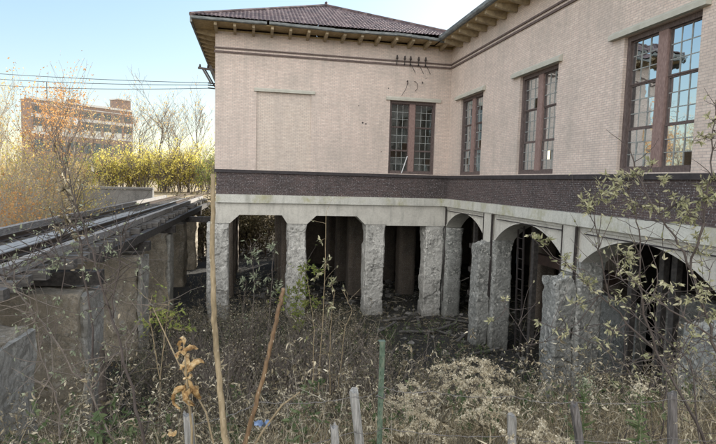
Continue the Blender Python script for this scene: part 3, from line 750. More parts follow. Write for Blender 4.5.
while y < 23:
    e0, e1 = random.uniform(-.25, .12), random.uniform(-.12, .28)
    tw = random.uniform(.2, .25)
    mb = MB().box(-16.35+e0, -12.75+e1, y, y+tw, -2.338, -2.16+random.uniform(-.015, .012))
    mb.build('tie', M['tie_wood'], TR); y += random.uniform(.5, .62); i += 1
def rail(x):
    pr = [(-.07, -2.15), (.07, -2.15), (.07, -2.135), (.012, -2.11), (.012, -2.04), (.036, -2.03), (.036, -1.995), (-.036, -1.995), (-.036, -2.03), (-.012, -2.04), (-.012, -2.11), (-.07, -2.135)]
    MB().prism(pr, lambda p, t: (x+p[0], t, p[1]), -21.5, 70).build('rail', M['rail_steel'], TR)
rail(-15.22); rail(-13.82)
# grey planks laid inside the rail and the worn guard timbers outside it
for x0, x1, ys in ((-14.22, -13.95, [(-21, -14.5), (-14.45, -8.1), (-8.0, -2.2), (-2.1, 4.4), (4.5, 11.5), (11.6, 22)]), (-14.62, -14.28, [(-17, -11.2), (-11.1, -4.4), (-4.3, 3)])):
    for a, b in ys:
        j = random.uniform(-.03, .03)
        MB().rough(x0+j, x1+j, a, b, -2.155, -2.075, .3, .006, int(a)+60, .015).build('deck_plank', M['deck_plank'], TR)
for x0, x1, ys in ((-13.18, -12.98, [(-13.6, -8.2), (-8.1, -2.0), (-1.9, 5.0), (5.1, 12.5), (12.6, 22)]), (-16.05, -15.85, [(-21, -9.5), (-9.4, -1.5), (-1.4, 7), (7.1, 22)])):
    for a, b in ys:
        MB().rough(x0, x1, a, b, -2.155, -1.96, .3, .008, int(a)+90, .02).build('guard_timber', M['grey_timber'], TR)
# two sagging side beams
MB().bar((-12.7, -9, -2.45), (-12.55, 4, -2.5), .24, .26).build('stringer', M['creosote'], TR)
MB().bar((-12.6, 3.6, -2.5), (-12.3, 19, -2.45), .24, .28).build('stringer', M['creosote'], TR)

# retaining wall beyond the trestle
rw = MB().rough(-34, -16.9, 21.7, 22.3, -6.0, -1.55, .5, .05, 120, .06).box(-34, -16.9, 21.6, 22.4, -1.52, -1.36)
tag(rw.build('retaining_wall', M['retaining'], base=(-25, 22, -5)), 'dark stained concrete retaining wall behind the railway track', 'wall')

# ------------------------------------------------------------------ far factory
fd = np.array([.716, .698, 0]); fn_ = np.array([-.698, .716, 0]); fo = np.array([-76.7, 156.5, 0])
FB = empty('brick_factory', (-76.7, 156.5, -2), 'distant tall brick factory with white bands and a penthouse', 'factory')
FL = 34.0
def fpt(s, t, z): return tuple(fo+fd*s+fn_*t+np.array([0, 0, z]))
def fbox(s0, s1, t0, t1, z0, z1):
    mb = MB(); P = [fpt(s, t, z) for z in (z0, z1) for t in (t0, t1) for s in (s0, s1)]
    mb.v = P; mb.f = [(0,2,3,1),(4,5,7,6),(0,1,5,4),(2,6,7,3),(0,4,6,2),(1,3,7,5)]; return mb
fbox(0, FL, 0, 7, -3, 22.6).build('wall', M['factory_brick'], FB)
fbox(FL-5, FL-.05, 1, 6, 22.6, 26.2).build('penthouse', M['factory_brick'], FB)
fbox(14, 16.5, 3, 7, 22.6, 24.4).build('penthouse', M['factory_brick'], FB)
fbox(FL-5.2, FL+.1, .8, 6.2, 26.2, 26.6).build('cornice', M['band_white'], FB)
for z0, z1, pr in ((22.2, 22.9, .25), (20.9, 21.2, .12), (16.9, 17.9, .15), (11.6, 12.4, .15)):
    fbox(-.1, FL+.05, -pr, -.002, z0, z1).build('white_band', M['band_white'], FB)
nb = 9; bw = FL/nb
for i in range(nb):
    s0 = i*bw+.5; s1 = (i+1)*bw-.5
    for k in range(2):
        a = s0+k*(s1-s0)/2+.15; b = s0+(k+1)*(s1-s0)/2-.15
        fbox(a, b, -.06, -.002, 18.4, 20.3).build('window', M['far_glass'], FB)
    fbox(s0, s1, -.05, -.002, 12.5, 14.2).build('pale_panel', M['panel'], FB)
    fbox(s0, s1, -.06, -.003, 14.22, 16.7).build('window', M['far_glass'], FB)
    for z in (6.4, 1.2):
        fbox(s0, s1, -.06, -.002, z, z+3.6).build('window', M['far_glass'], FB)
mb = fbox(6, 6.15, 3, 3.15, 22.6, 28.6); mb.build('mast', M['iron'], FB)

# utility poles and overhead lines
def pole(loc, h, label):
    e = empty('utility_pole', loc, label, 'utility pole'); x, y, z = loc
    MB().tube([(x, y, z), (x, y, z+h)], [.17, .12], 8).build('pole', M['pale_bark'], e)
    MB().bar((x-1.2, y, z+h-.7), (x+1.2, y, z+h-.7), .12, .14).build('crossarm', M['post_wood'], e)
    return e
UP_ = at(73, 101, 110); pb = (UP_.x, UP_.y, -2.1)
e = pole(pb, UP_.z+2.1, 'thin grey utility pole with white transformer boxes before the factory')
for dx in (-.75, .55): MB().tube([(pb[0]+dx, pb[1]-.3, UP_.z-5.2), (pb[0]+dx, pb[1]-.3, UP_.z-5.1), (pb[0]+dx, pb[1]-.3, UP_.z-4.1), (pb[0]+dx, pb[1]-.3, UP_.z-4.0)], [.3, .36, .36, .25], 10).build('transformer', M['white_metal'], e)
MB().bar((pb[0], pb[1], UP_.z-.3), (pb[0]+2.6, pb[1], UP_.z-4.5), .05, .05).build('guy_brace', M['iron'], e)
pe = at(-160, 66, 42); pole((pe.x, pe.y, -4.5), pe.z+5.2, 'utility pole outside the left edge carrying the overhead lines')
for i, (z0, z1, nm) in enumerate(((4.02, .75, 'uppermost'), (3.92, .35, 'middle'), (3.78, -.1, 'lowest'))):
    a = Vector((-10.98, 2.5, z0)); b = pe+Vector(((i-1)*1.0, 0, z1)); pts = []
    for k in range(25):
        t = k/24; p = a.lerp(b, t); p.z -= .35*4*t*(1-t)*(1+.3*i); pts.append(p)
    tag(MB().tube(pts, .016, 5).build('power_line', M['cable'], base=tuple(a)), f'{nm} of the three dark overhead lines crossing the sky', 'power line', 'overhead lines at the left')

# ------------------------------------------------------------------ trees and shrubs
def skeleton(rs, base, H, spread, levels=3, first=.25, nb=7, lean=(0, 0), r0=.09, upw=.55, wig=.12, rmin=.004):
    """tubes and twig tips of a branching tree"""
    mb = MB(); tips = []
    def grow(p, d, L, r, lv):
        n = 4; pts = [p]; rad = [r]; q = p.copy(); dd = d.copy()
        for i in range(n):
            dd = (dd+Vector(rs.normal(0, wig, 3))+Vector((0, 0, .06))).normalized(); q = q+dd*(L/n); pts.append(q.copy()); rad.append(max(r*(1-.72*(i+1)/n), rmin))
        mb.tube(pts, rad, 6 if lv == 0 else (4 if lv == 1 else 3), False)
        if lv >= levels:
            tips.extend(pts[1:]); return
        k = nb if lv == 0 else max(3, nb-2*lv)
        for i in range(k):
            t = first+(1-first)*(i+rs.uniform(.1, .9))/k if lv == 0 else rs.uniform(.25, 1)
            j = min(int(t*n), n-1); bp = pts[j].lerp(pts[j+1], t*n-j)
            a = rs.uniform(0, 2*math.pi); sd = Vector((math.cos(a), math.sin(a), 0))
            nd = (sd*spread+dd*upw+Vector((0, 0, .25))).normalized()
            grow(bp, nd, L*(.62 if lv == 0 else .55)*(1.15-.5*t if lv == 0 else 1)*rs.uniform(.7, 1.2), max(r*.5*(1-.4*t), rmin), lv+1)
        tips.append(pts[-1])
    d0 = Vector((lean[0], lean[1], 1)).normalized()
    grow(Vector(base), d0, H, r0, 0)
    return mb, np.array([tuple(t) for t in tips])
def tree(name, label, cat, u, vtop, D, leafm, barkm, n, size, seed, spread=.75, levels=3, nb=8, first=.25, r0=.09, jit=.25, group=None, base_z=None, lean=(0, 0), stems=1, rad=.0, rmin=.004, hs=.86):
    rs = np.random.default_rng(seed)
    top = at(u, vtop, D); bz = gh(top.x, top.y)-.1 if base_z is None else base_z
    H = max(1.0, (top.z-bz)*hs)
    loc = (top.x, top.y, bz)
    e = empty(name, loc, label, cat, group)
    mb, tips = skeleton(rs, loc, H, spread, levels, first, nb, lean, r0, rmin=rmin)
    for k in range(stems-1):
        a = rs.uniform(0, 6.28); q = rs.uniform(.3, 1)*rad
        m2, t2 = skeleton(rs, (loc[0]+math.cos(a)*q, loc[1]+math.sin(a)*q, loc[2]), H*rs.uniform(.55, .95), spread, levels, first, nb, (math.cos(a)*.18, math.sin(a)*.18), r0*.8, rmin=rmin)
        o_ = len(mb.v); mb.v += m2.v; mb.f += [tuple(i+o_ for i in f) for f in m2.f]; tips = np.concatenate([tips, t2])
    mb.build('trunk', barkm, e)
    if n:
        P = tips[rs.integers(0, len(tips), n)]+rs.normal(0, jit, (n, 3))
        # uneven clumps: drop leaves where a coarse noise is low
        keep = np.array([noise.noise(Vector(p)*.9+Vector((seed, 0, 0)))+rs.uniform(-.25, .25) > -.04 for p in P]); P = P[keep]
        V, F = cards(P, rs.uniform(.6, 1.4, len(P))*size, rs)
        mesh_np('crown', V, [F], leafm, e)
    return e
G1 = 'yellow shrubs behind the railway'
ys_ = [(78, 166, 58, 'leaf_tan', 'tan half bare shrub at the left end of the retaining wall'), (90, 157, 62, 'leaf_green', 'greenish yellow shrub under the left half of the factory'),
       (101, 160, 56, 'leaf_yellow', 'yellow shrub under the middle of the factory'), (113, 154, 60, 'leaf_yellow', 'tall bright yellow shrub under the right half of the factory'),
       (122, 151, 57, 'leaf_yellow', 'dense bright yellow bush just below the factory penthouse'), (136, 160, 63, 'leaf_green', 'lower yellow green shrub just right of the factory'),
       (147, 156, 58, 'leaf_yellow', 'yellow shrub left of the tallest bare tree'), (158, 158, 62, 'leaf_green', 'green tinged shrub at the foot of the tallest bare tree'),
       (169, 154, 57, 'leaf_yellow', 'golden shrub to the right of the tallest bare tree'), (180, 158, 60, 'leaf_tan', 'tan shrub midway between bare tree and building'),
       (190, 152, 58, 'leaf_yellow', 'yellow shrub second from the building corner'), (202, 150, 61, 'leaf_yellow', 'tall yellow shrub hard against the building corner'),
       (214, 155, 57, 'leaf_green', 'yellow green shrub half hidden by the building corner')]
for i, (u, v, D, lm, lb_) in enumerate(ys_):
    tree('shrub', lb_, 'shrub', u, v, D, M[lm], M['twig'], 4600, .19, 200+i, spread=.5, levels=2, nb=12, first=.03, r0=.08, jit=.42, group=G1, stems=6, rad=1.9, rmin=.012, hs=.9)
G2 = 'bare trees on the skyline'
bt = [(159, 113, 75, 400, 'tallest bare tree with a few brown leaves right of the factory'), (142, 128, 80, 300, 'slim bare tree at the right edge of the factory'), (185, 132, 78, 250, 'thin bare tree midway between factory and building'),
      (203, 122, 72, 350, 'sparse bare tree beside the building wall'), (105, 128, 95, 500, 'reddish bare tree before the middle of the factory'), (122, 124, 90, 900, 'bare tree with orange leaves before the penthouse end'), (86, 130, 90, 500, 'grey bare tree before the left part of the factory'),
      (172, 127, 84, 250, 'faint bare tree right behind the tallest one'), (60, 128, 80, 500, 'bare tree before the left end of the factory')]
for i, (u, v, D, n, lb_) in enumerate(bt):
    tree('tree', lb_, 'tree', u, v, D, M['leaf_orange' if i == 5 else 'leaf_tan'], M['twig'], n, .22, 240+i, spread=.5, levels=3, nb=8, first=.3, r0=.17, jit=.25, group=G2, rmin=.013, hs=.98)
# near left: orange and tan growth beyond the track
G3 = 'autumn trees left of the track'
lt = [(40, 97, 30, 'leaf_orange', 'twig', 5200, .12, 'tall orange leaved tree in front of the factory corner'), (10, 100, 31, 'leaf_tan', 'pale_twig', 1500, .10, 'tall pale bare tree at the left edge'),
      (-14, 108, 27, 'leaf_tan', 'pale_twig', 1800, .10, 'pale twiggy tree cut by the left edge'), (58, 118, 28, 'leaf_orange', 'twig', 900, .11, 'smaller orange tree right of the tall orange one')]
for i, (u, v, D, lm, bk, n, sz, lb_) in enumerate(lt):
    tree('tree', lb_, 'tree', u, v, D, M[lm], M[bk], n, sz, 270+i, spread=.40, levels=3 if i in (1, 2) else 2, nb=9 if i in (1, 2) else 14, first=.3, r0=.08, jit=.16 if i in (1, 2) else .26, group=G3, rmin=.006)
lb2 = [(8, 170, 24, 'leaf_tan', 'pale tan bush at the left edge above the rail'), (28, 163, 25, 'leaf_yellow', 'yellow tan bush under the bare tree at left'), (46, 168, 23, 'leaf_tan', 'tan bush under the orange tree'), (61, 172, 24, 'leaf_yellow', 'yellowish bush at the left end of the concrete wall'),
       (-14, 176, 22, 'leaf_tan', 'tan bush cut by the left edge'), (20, 192, 20, 'leaf_tan', 'low dry bush close above the left rail'), (44, 194, 20.5, 'leaf_tan', 'low dry bush along the track below the orange tree'), (-2, 196, 18, 'leaf_orange', 'low rusty bush touching the rail at the left edge'), (62, 190, 22, 'leaf_tan', 'low dry bush before the end of the concrete wall')]
for i, (u, v, D, lm, lb_) in enumerate(lb2):
    tree('bush', lb_, 'bush', u, v, D, M[lm], M['pale_twig'], 7500, .09, 290+i, spread=.45, levels=2, nb=14, first=.03, r0=.035, jit=.24, stems=5, rad=1.1, rmin=.005, group='dry bushes left of the track')
# brush behind the building, seen between the piers, and thin trees on the horizon
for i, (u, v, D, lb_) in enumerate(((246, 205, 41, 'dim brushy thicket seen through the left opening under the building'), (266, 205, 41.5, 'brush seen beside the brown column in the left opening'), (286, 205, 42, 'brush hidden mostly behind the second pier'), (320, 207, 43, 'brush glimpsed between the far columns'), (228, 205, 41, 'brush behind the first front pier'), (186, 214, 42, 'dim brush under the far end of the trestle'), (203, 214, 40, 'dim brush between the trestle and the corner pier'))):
    tree('bush', lb_, 'bush', u, v-6, D, M['leaf_shade'], M['dark_twig'], 6500, .2, 330+i, spread=.6, levels=2, nb=13, first=.02, r0=.05, jit=.5, group='brush behind the building', stems=5, rad=1.6)
n = 9000
P = np.stack([RNG.uniform(-190, 120, n), RNG.uniform(150, 240, n), RNG.uniform(0, 1, n)**1.3*7-2], 1)
k = [noise.noise(Vector((p[0]*.07, p[1]*.02, 0)))*4+4.5 > p[2] for p in P]
V, F = cards(P[k], RNG.uniform(.8, 2.2, int(sum(k))))
tag(mesh_np('far_woods', V, [F], M['leaf_tan']), 'far band of autumn trees along the horizon', 'woods', kind='stuff')

# ------------------------------------------------------------------ near saplings and brambles, by traced stems
def sapling(name, label, cat, stems, clusters, leafm, stemm, lsize, seed, group=None, ar=.42, curl=.3, twigs=10, twl=.35):
    rs = np.random.default_rng(seed)
    S = [[at(*p) for p in st[0]] for st in stems]
    b = S[0][0]; base = Vector((b.x, b.y, gh(b.x, b.y)-.05))
    e = empty(name, base, label, cat, group)
    mb = MB(); allp = []
    S[0].insert(0, base)
    for pts, st in zip(S, stems):
        r = st[1]; pp = []
        for i in range(len(pts)-1):
            for k in range(5):
                q = pts[i].lerp(pts[i+1], k/5); q += Vector(rs.normal(0, .008, 3)); pp.append(q)
        pp.append(pts[-1]); n = len(pp)
        mb.tube(pp, [r*(1-.75*i/(n-1))+.0012 for i in range(n)], 6, False); allp += pp[max(1, n//6):]
    LP, LD = [], []
    A = np.array([tuple(p) for p in allp])
    # free bare twigs
    for i in range(twigs):
        p = Vector(A[rs.integers(len(A))]); d = Vector(rs.normal(0, 1, 3)+np.array([0, 0, .7])).normalized(); L = twl*rs.uniform(.5, 1.4); pts = [p]
        for k in range(4): d = (d+Vector(rs.normal(0, .15, 3))).normalized(); pts.append(pts[-1]+d*L/4)
        mb.tube(pts, [.0035, .003, .0025, .002, .0012], 3, False)
        for k in range(rs.integers(0, 4)): LP.append(pts[rs.integers(2, 5)]); LD.append(Vector(rs.normal(0, 1, 3)))
    for (u, v, D, rad, n) in clusters:
        c = at(u, v, D); j = np.argmin(np.linalg.norm(A-np.array(c), axis=1)); s = Vector(A[j])
        mid = s.lerp(c, .5)+Vector(rs.normal(0, .1*(c-s).length, 3))
        mb.tube([s, mid, c], [.005, .0035, .0025], 4, False)
        n = int(n*2.0); m_ = max(3, n//7)
        for q in range(m_):
            d = Vector(rs.normal(0, 1, 3)+np.array([0, 0, .15])).normalized(); tip = c+d*rad*rs.uniform(.5, 1.1); m2 = c.lerp(tip, .5)+Vector(rs.normal(0, rad*.1, 3))
            mb.tube([c, m2, tip], [.0025, .002, .001], 3, False)
            for w in range(n//m_+1):
                t = rs.uniform(.25, 1); p = c.lerp(m2, t*2) if t < .5 else m2.lerp(tip, t*2-1)
                LP.append(p); LD.append((d+Vector(rs.normal(0, .8, 3))+Vector((0, 0, -.3))))
    mb.build('stem', stemm, e)
    P = np.array([tuple(p) for p in LP]); Dv = np.array([tuple(d) for d in LD])
    V, F4, F3 = leaves(P, Dv, rs.uniform(.55, 1.3, len(P))*lsize, ar, curl, rs)
    mesh_np('foliage', V, [F4, F3], leafm, e, smooth=True)
    return e
sapling('sapling', 'leafy sapling leaning across the big window and third arch', 'sapling',
        [([(718, 470, 4.0), (690, 410, 4.0), (655, 350, 4.1), (610, 305, 4.2), (565, 262, 4.4)], .014), ([(655, 350, 4.1), (640, 290, 4.0), (640, 230, 4.0), (628, 190, 4.0)], .008), ([(610, 305, 4.2), (600, 260, 4.1), (592, 200, 4.0)], .006)],
        [(600, 196, 4, .13, 46), (616, 186, 4, .11, 40), (586, 205, 4, .08, 22), (640, 205, 4, .13, 44), (632, 176, 4, .10, 34), (652, 166, 4, .06, 14), (545, 245, 4.4, .10, 22), (566, 262, 4.4, .10, 22), (587, 285, 4.2, .11, 28), (577, 305, 4.2, .08, 16), (625, 258, 4, .13, 44), (634, 275, 4, .10, 26), (618, 300, 4.1, .09, 18), (655, 300, 4.1, .10, 24), (612, 330, 4.1, .08, 14), (600, 345, 4.1, .07, 10), (560, 330, 4.2, .08, 12)], M['leaf_pale'], M['dark_twig'], .040, 401, twigs=70, curl=.8, twl=.3)
sapling('sapling', 'leafy sapling arching in from the right edge below the big window', 'sapling',
        [([(740, 430, 3.6), (715, 340, 3.6), (690, 270, 3.7), (672, 232, 3.8), (652, 205, 3.9), (630, 150, 4.0)], .013), ([(690, 270, 3.7), (705, 210, 3.6), (712, 150, 3.6), (716, 100, 3.6)], .008), ([(715, 340, 3.6), (670, 310, 3.6), (640, 285, 3.7), (610, 275, 3.8)], .006)],
        [(676, 204, 3.8, .12, 42), (690, 215, 3.7, .12, 42), (705, 196, 3.6, .11, 38), (712, 180, 3.6, .08, 24), (704, 136, 3.6, .06, 14), (697, 140, 3.6, .05, 8), (712, 120, 3.6, .06, 12), (660, 182, 3.9, .07, 16), (700, 255, 3.7, .10, 26), (708, 290, 3.6, .12, 34), (690, 300, 3.6, .08, 18), (714, 315, 3.6, .10, 24), (672, 285, 3.6, .08, 16), (700, 240, 3.7, .07, 14), (686, 330, 3.6, .07, 10)], M['leaf_pale'], M['dark_twig'], .038, 402, twigs=70, curl=.8, twl=.3)
sapling('bramble', 'bare tangled bramble below the third arch at the right', 'bramble',
        [([(650, 450, 4.6), (640, 380, 4.7), (600, 345, 4.8), (540, 322, 5.0)], .008), ([(700, 450, 4.4), (690, 360, 4.6), (640, 320, 4.8), (585, 270, 5.0)], .007), ([(620, 450, 4.5), (640, 395, 4.6), (690, 350, 4.6), (725, 330, 4.6)], .006), ([(560, 440, 5.0), (580, 380, 5.0), (640, 360, 5.0), (720, 350, 5)], .005), ([(716, 400, 4.6), (660, 345, 4.8), (600, 325, 5), (530, 345, 5.2), (500, 300, 5.4)], .004), ([(660, 440, 4.3), (668, 380, 4.3), (700, 310, 4.4), (710, 270, 4.5)], .006)],
        [(640, 375, 4.6, .08, 8), (610, 380, 4.7, .07, 6), (585, 350, 4.9, .07, 8), (690, 345, 4.6, .08, 8), (505, 302, 5.4, .06, 9), (492, 322, 5.4, .06, 10), (540, 322, 5.0, .07, 8), (530, 235, 5.2, .07, 10)], M['leaf_pale'], M['dark_twig'], .045, 403, twigs=120, twl=.45)
sapling('sapling', 'dark stemmed sapling with small grey leaves at the left', 'sapling',
        [([(150, 470, 3.6), (132, 390, 3.6), (112, 320, 3.6), (95, 262, 3.6), (80, 215, 3.7), (66, 180, 3.7)], .012), ([(112, 320, 3.6), (118, 270, 3.6), (122, 235, 3.6)], .006), ([(95, 262, 3.6), (60, 255, 3.6), (30, 262, 3.6), (0, 275, 3.6)], .005), ([(80, 215, 3.7), (70, 230, 3.7), (50, 250, 3.7)], .004)],
        [(60, 262, 3.6, .09, 22), (45, 268, 3.6, .08, 18), (75, 250, 3.6, .08, 18), (30, 262, 3.6, .06, 10), (90, 272, 3.6, .06, 12), (112, 250, 3.6, .06, 10), (140, 268, 3.6, .05, 6), (84, 228, 3.7, .06, 10), (60, 300, 3.6, .05, 8), (85, 310, 3.6, .05, 8), (128, 330, 3.6, .05, 8), (8, 262, 3.6, .06, 10)], M['leaf_grey'], M['dark_twig'], .028, 404, twigs=120, twl=.32)
sapling('bramble', 'thin pale bramble crossing the nearest trestle pier', 'bramble',
        [([(120, 460, 3.9), (90, 390, 3.9), (55, 340, 3.9), (20, 295, 3.9), (-15, 262, 3.9)], .007), ([(60, 460, 3.7), (58, 400, 3.8), (40, 350, 3.8), (36, 300, 3.8)], .004), ([(90, 390, 3.9), (120, 350, 3.9), (150, 305, 3.9)], .004)],
        [(20, 330, 3.8, .06, 8), (52, 372, 3.8, .07, 10), (62, 385, 3.8, .06, 9), (36, 318, 3.8, .05, 6), (75, 350, 3.9, .05, 6), (30, 392, 3.8, .05, 6), (70, 425, 3.7, .08, 12)], M['leaf_grey'], M['twig'], .028, 405, twigs=120, twl=.32)
sapling('sapling', 'spindly stem with brown leaves standing before the left track', 'sapling',
        [([(92, 330, 6.0), (80, 240, 6.0), (72, 205, 6.0), (55, 165, 6.0)], .014)],
        [(68, 222, 6, .14, 26), (74, 205, 6, .10, 18), (66, 190, 6, .08, 14), (62, 180, 6, .07, 8), (80, 235, 6, .10, 16), (60, 230, 6, .1, 14)], M['leaf_dead'], M['dark_twig'], .06, 406, twigs=30, twl=.35, curl=.8)
sapling('sapling', 'young yellow green shrub at the foot of a lit trestle pier', 'sapling',
        [([(160, 380, 7.5), (165, 330, 7.5), (170, 300, 7.5)], .01), ([(160, 380, 7.5), (150, 320, 7.5), (152, 295, 7.6)], .008)],
        [(160, 308, 7.5, .25, 40), (172, 318, 7.5, .25, 40), (150, 325, 7.5, .2, 24), (182, 330, 7.5, .2, 30)], M['leaf_green'], M['cane_tan'], .06, 407, twigs=20, twl=.5)
sapling('vine', 'yellow leaved vine climbing over the second front pier', 'vine',
        [([(300, 345, 17), (296, 310, 17.5), (300, 280, 18), (306, 262, 18)], .02), ([(300, 345, 17), (285, 310, 17.5), (290, 292, 18)], .015)],
        [(298, 288, 18, .5, 60), (306, 272, 18, .35, 40), (288, 300, 17.5, .5, 50), (310, 300, 17.5, .5, 50), (298, 318, 17, .6, 60), (318, 268, 17.6, .25, 20)], M['leaf_green'], M['twig'], .13, 408, twigs=20, twl=.8)
sapling('reed', 'tall dry reed stalks tied with vine before the second bay', 'reeds',
        [([(318, 400, 10), (322, 330, 10), (325, 270, 10), (326, 212, 10)], .012), ([(330, 395, 10), (330, 330, 10), (335, 290, 10)], .01), ([(312, 395, 10), (314, 330, 10), (308, 285, 10)], .009), ([(338, 390, 10), (345, 330, 10), (352, 310, 10), (342, 290, 10)], .008)],
        [(326, 262, 10, .16, 14), (332, 285, 10, .16, 14), (318, 275, 10, .15, 12), (330, 305, 10, .15, 14), (322, 240, 10, .06, 4)], M['leaf_pale'], M['cane_tan'], .08, 409, twigs=24, twl=.5)
sapling('weed', 'tall weed with pale drooping seed pods in the left bay', 'weed',
        [([(252, 340, 15.5), (254, 290, 15.5), (252, 255, 15.5), (250, 240, 15.5)], .012), ([(268, 335, 15.5), (272, 280, 15.5), (273, 245, 15.5)], .01), ([(240, 335, 15.5), (244, 300, 15.5), (246, 280, 15.5)], .01)],
        [(252, 258, 15.5, .3, 24), (255, 280, 15.5, .3, 24), (273, 248, 15.5, .25, 18), (276, 290, 15.5, .3, 24), (244, 285, 15.5, .25, 16), (268, 275, 15.5, .25, 14)], M['leaf_grey'], M['twig'], .13, 410, twigs=24, twl=.6, ar=.3)

# twiggy mounds of brush in the pit
M['brush_leaf'] = leafmat('brush_leaf', [(.035, .038, .022), (.095, .095, .055), (.20, .185, .115), (.44, .40, .30)], .25, patch=1.5, pw=1.4)
for i, (u, v, D, lb_) in enumerate(((232, 322, 15, 'olive brush mound between the tall cane and the brown cane'), (262, 338, 13, 'grey brown brush mound behind the brown cane'), (300, 330, 14, 'brush mound at the foot of the second front pier'), (345, 336, 13, 'brush mound to the right of the dry reeds'), (205, 345, 12, 'low brush mound left of the tall cane'), (178, 336, 13, 'brush mound at the foot of the far trestle piers'), (395, 362, 11, 'low brush mound just behind the green post'), (318, 362, 10.5, 'brush mound behind the split grey post'), (240, 368, 10, 'brush mound in front of the left opening'))):
    tree('bush', lb_, 'bush', u, v, D, M['brush_leaf' if i % 3 != 1 else 'leaf_dead'], M['twig'], 3600, .055, 360+i, spread=.6, levels=2, nb=13, first=.03, r0=.016, jit=.16, group='brush mounds in the pit', stems=6, rad=.8, rmin=.004)

# two thick bare canes with leaf scars
def cane(label, pts, r0, r1, m, seed, n=14):
    rs = np.random.default_rng(seed); S = [at(*p) for p in pts]; b = S[0]; base = Vector((b.x, b.y, gh(b.x, b.y)-.05))
    e = empty('cane', base, label, 'cane'); S = [base]+S; pp = []
    for i in range(len(S)-1):
        for k in range(8): pp.append(S[i].lerp(S[i+1], k/8)+Vector(rs.normal(0, .003, 3)))
    pp.append(S[-1]); N = len(pp)
    mb = MB().tube(pp, [(r0+(r1-r0)*i/(N-1))*(1+rs.uniform(-.05, .07)) for i in range(N)], 9); mb.build('stalk', m, e, True)
    sc = MB()
    for k in range(n):
        i = int(N*(.15+.83*k/n)); p = pp[i]; r = r0+(r1-r0)*i/(N-1); a = rs.uniform(math.pi*.95, math.pi*2.05)
        d = Vector((math.cos(a), math.sin(a), 0)); s = Vector((-d.y, d.x, 0)); c = p+d*r*.97
        q_ = rs.uniform(.5, 1.0); sc.tube([c-Vector((0, 0, r*1.1*q_)), c-d*r*.12, c+Vector((0, 0, r*.4*q_))], [r*.05, r*.34*q_, r*.16], 6)
    sc.build('leaf_scars', M['scar'], e)
    return e
cane('tall pale cane with leaf scars in front of the building corner', [(228, 470, 3.0), (221, 400, 3.0), (214, 320, 3.0), (212, 250, 3.0), (213, 174, 3.0)], .021, .0125, M['cane_tan'], 1, 20)
cane('broken brown cane with pale scars leaning before the second pier', [(240, 460, 3.2), (258, 398, 3.2), (270, 350, 3.2), (278, 312, 3.2), (283, 288, 3.2)], .0155, .012, M['cane_brown'], 2, 12)

# plant with large curled dead leaves beside the grey post
b = at(190, 440, 3.1); base = Vector((b.x, b.y, gh(b.x, b.y)))
e = empty('dead_plant', base, 'dead stalk with large curled orange leaves above the leftmost grey post', 'dead plant')
MB().tube([base, at(192, 430, 3.1), at(188, 395, 3.1), at(185, 360, 3.1), at(183, 338, 3.1)], [.009, .008, .007, .005, .003], 6).build('stem', M['cane_tan'], e)
rs = np.random.default_rng(5)
for (u0, v0, u1, v1, w) in ((186, 378, 174, 352, .05), (187, 372, 195, 355, .06), (189, 392, 168, 372, .045), (184, 352, 176, 340, .04), (184, 345, 194, 336, .05), (188, 380, 187, 412, .06), (191, 374, 201, 384, .05), (186, 385, 180, 408, .05), (176, 430, 168, 438, .05), (188, 395, 192, 372, .05), (186, 366, 178, 358, .05), (188, 384, 178, 392, .045), (190, 388, 196, 402, .05), (185, 356, 188, 342, .05), (182, 342, 174, 346, .04)):
    p, q = at(u0, v0, 3.1), at(u1, v1, 3.08)
    ax = (q-p); L = ax.length*1.05; ax.normalize(); sd_ = ax.cross(Vector(rs.normal(0, 1, 3))).normalized(); nm = sd_.cross(ax); n = 12; m5 = 4; mb = MB()
    pp, dd, tw, cu = p.copy(), ax.copy(), rs.uniform(-2.4, 2.4), rs.uniform(.1, .3)*rs.choice([-1, 1])
    for i in range(n+1):
        f = i/n; wd = w*1.15*(math.sin(math.pi*min(1, f*.92+.06))**.7)*(1-.25*rs.uniform()); an = tw*f
        s2 = (Quaternion(dd, an) @ sd_); n2 = dd.cross(s2)
        for j in range(m5+1):
            g_ = j/m5*2-1; mb.v.append(tuple(pp+s2*(g_*wd*.5*math.cos(g_*.9))+n2*(abs(g_)**1.5*wd*.55+.016*noise.noise(Vector((f*5, g_*2.5, u0))))))
        dd = (Quaternion(sd_, cu) @ dd).normalized(); dd = (dd+Vector((0, 0, -.05))).normalized(); pp = pp+dd*(L/n)
    for i in range(n):
        for j in range(m5): mb.f.append((i*(m5+1)+j, i*(m5+1)+j+1, (i+1)*(m5+1)+j+1, (i+1)*(m5+1)+j))
    mb.build('leaf', M['leaf_crisp'], e, True)
tag(MB().tube([at(153, 308, 3.3), at(178, 362, 3.25), at(206, 412, 3.2), at(215, 450, 3.2)], [.003, .005, .006, .006], 6).build('stick', M['cane_tan'], base=tuple(at(206, 412, 3.2))), 'thin pale stick leaning diagonally behind the curled leaves', 'stick')
tag(MB().tube([at(300, 392, 3.3), at(282, 405, 3.3), at(262, 432, 3.3), at(240, 470, 3.3)], [.004, .006, .007, .007], 6).build('stick', M['cane_tan'], base=tuple(at(262, 432, 3.3))), 'thin pale stick lying across the foot of the brown cane', 'stick')
# mullein
b = at(103, 444, 4.4); base = Vector((b.x, b.y, gh(b.x, b.y))); top = at(102, 346, 4.4)
mb = MB(); pts = [base.lerp(top, t) for t in np.linspace(0, 1, 40)]
mb.tube(pts, [.014 if i < 10 else .042*(1-.55*(i-10)/29)*rs.uniform(.8, 1.2) for i in range(40)], 9)
ml = mb.build('mullein', M['mullein'], base=tuple(base)); tag(ml, 'dark fuzzy dead mullein stalk at the left foreground', 'mullein')

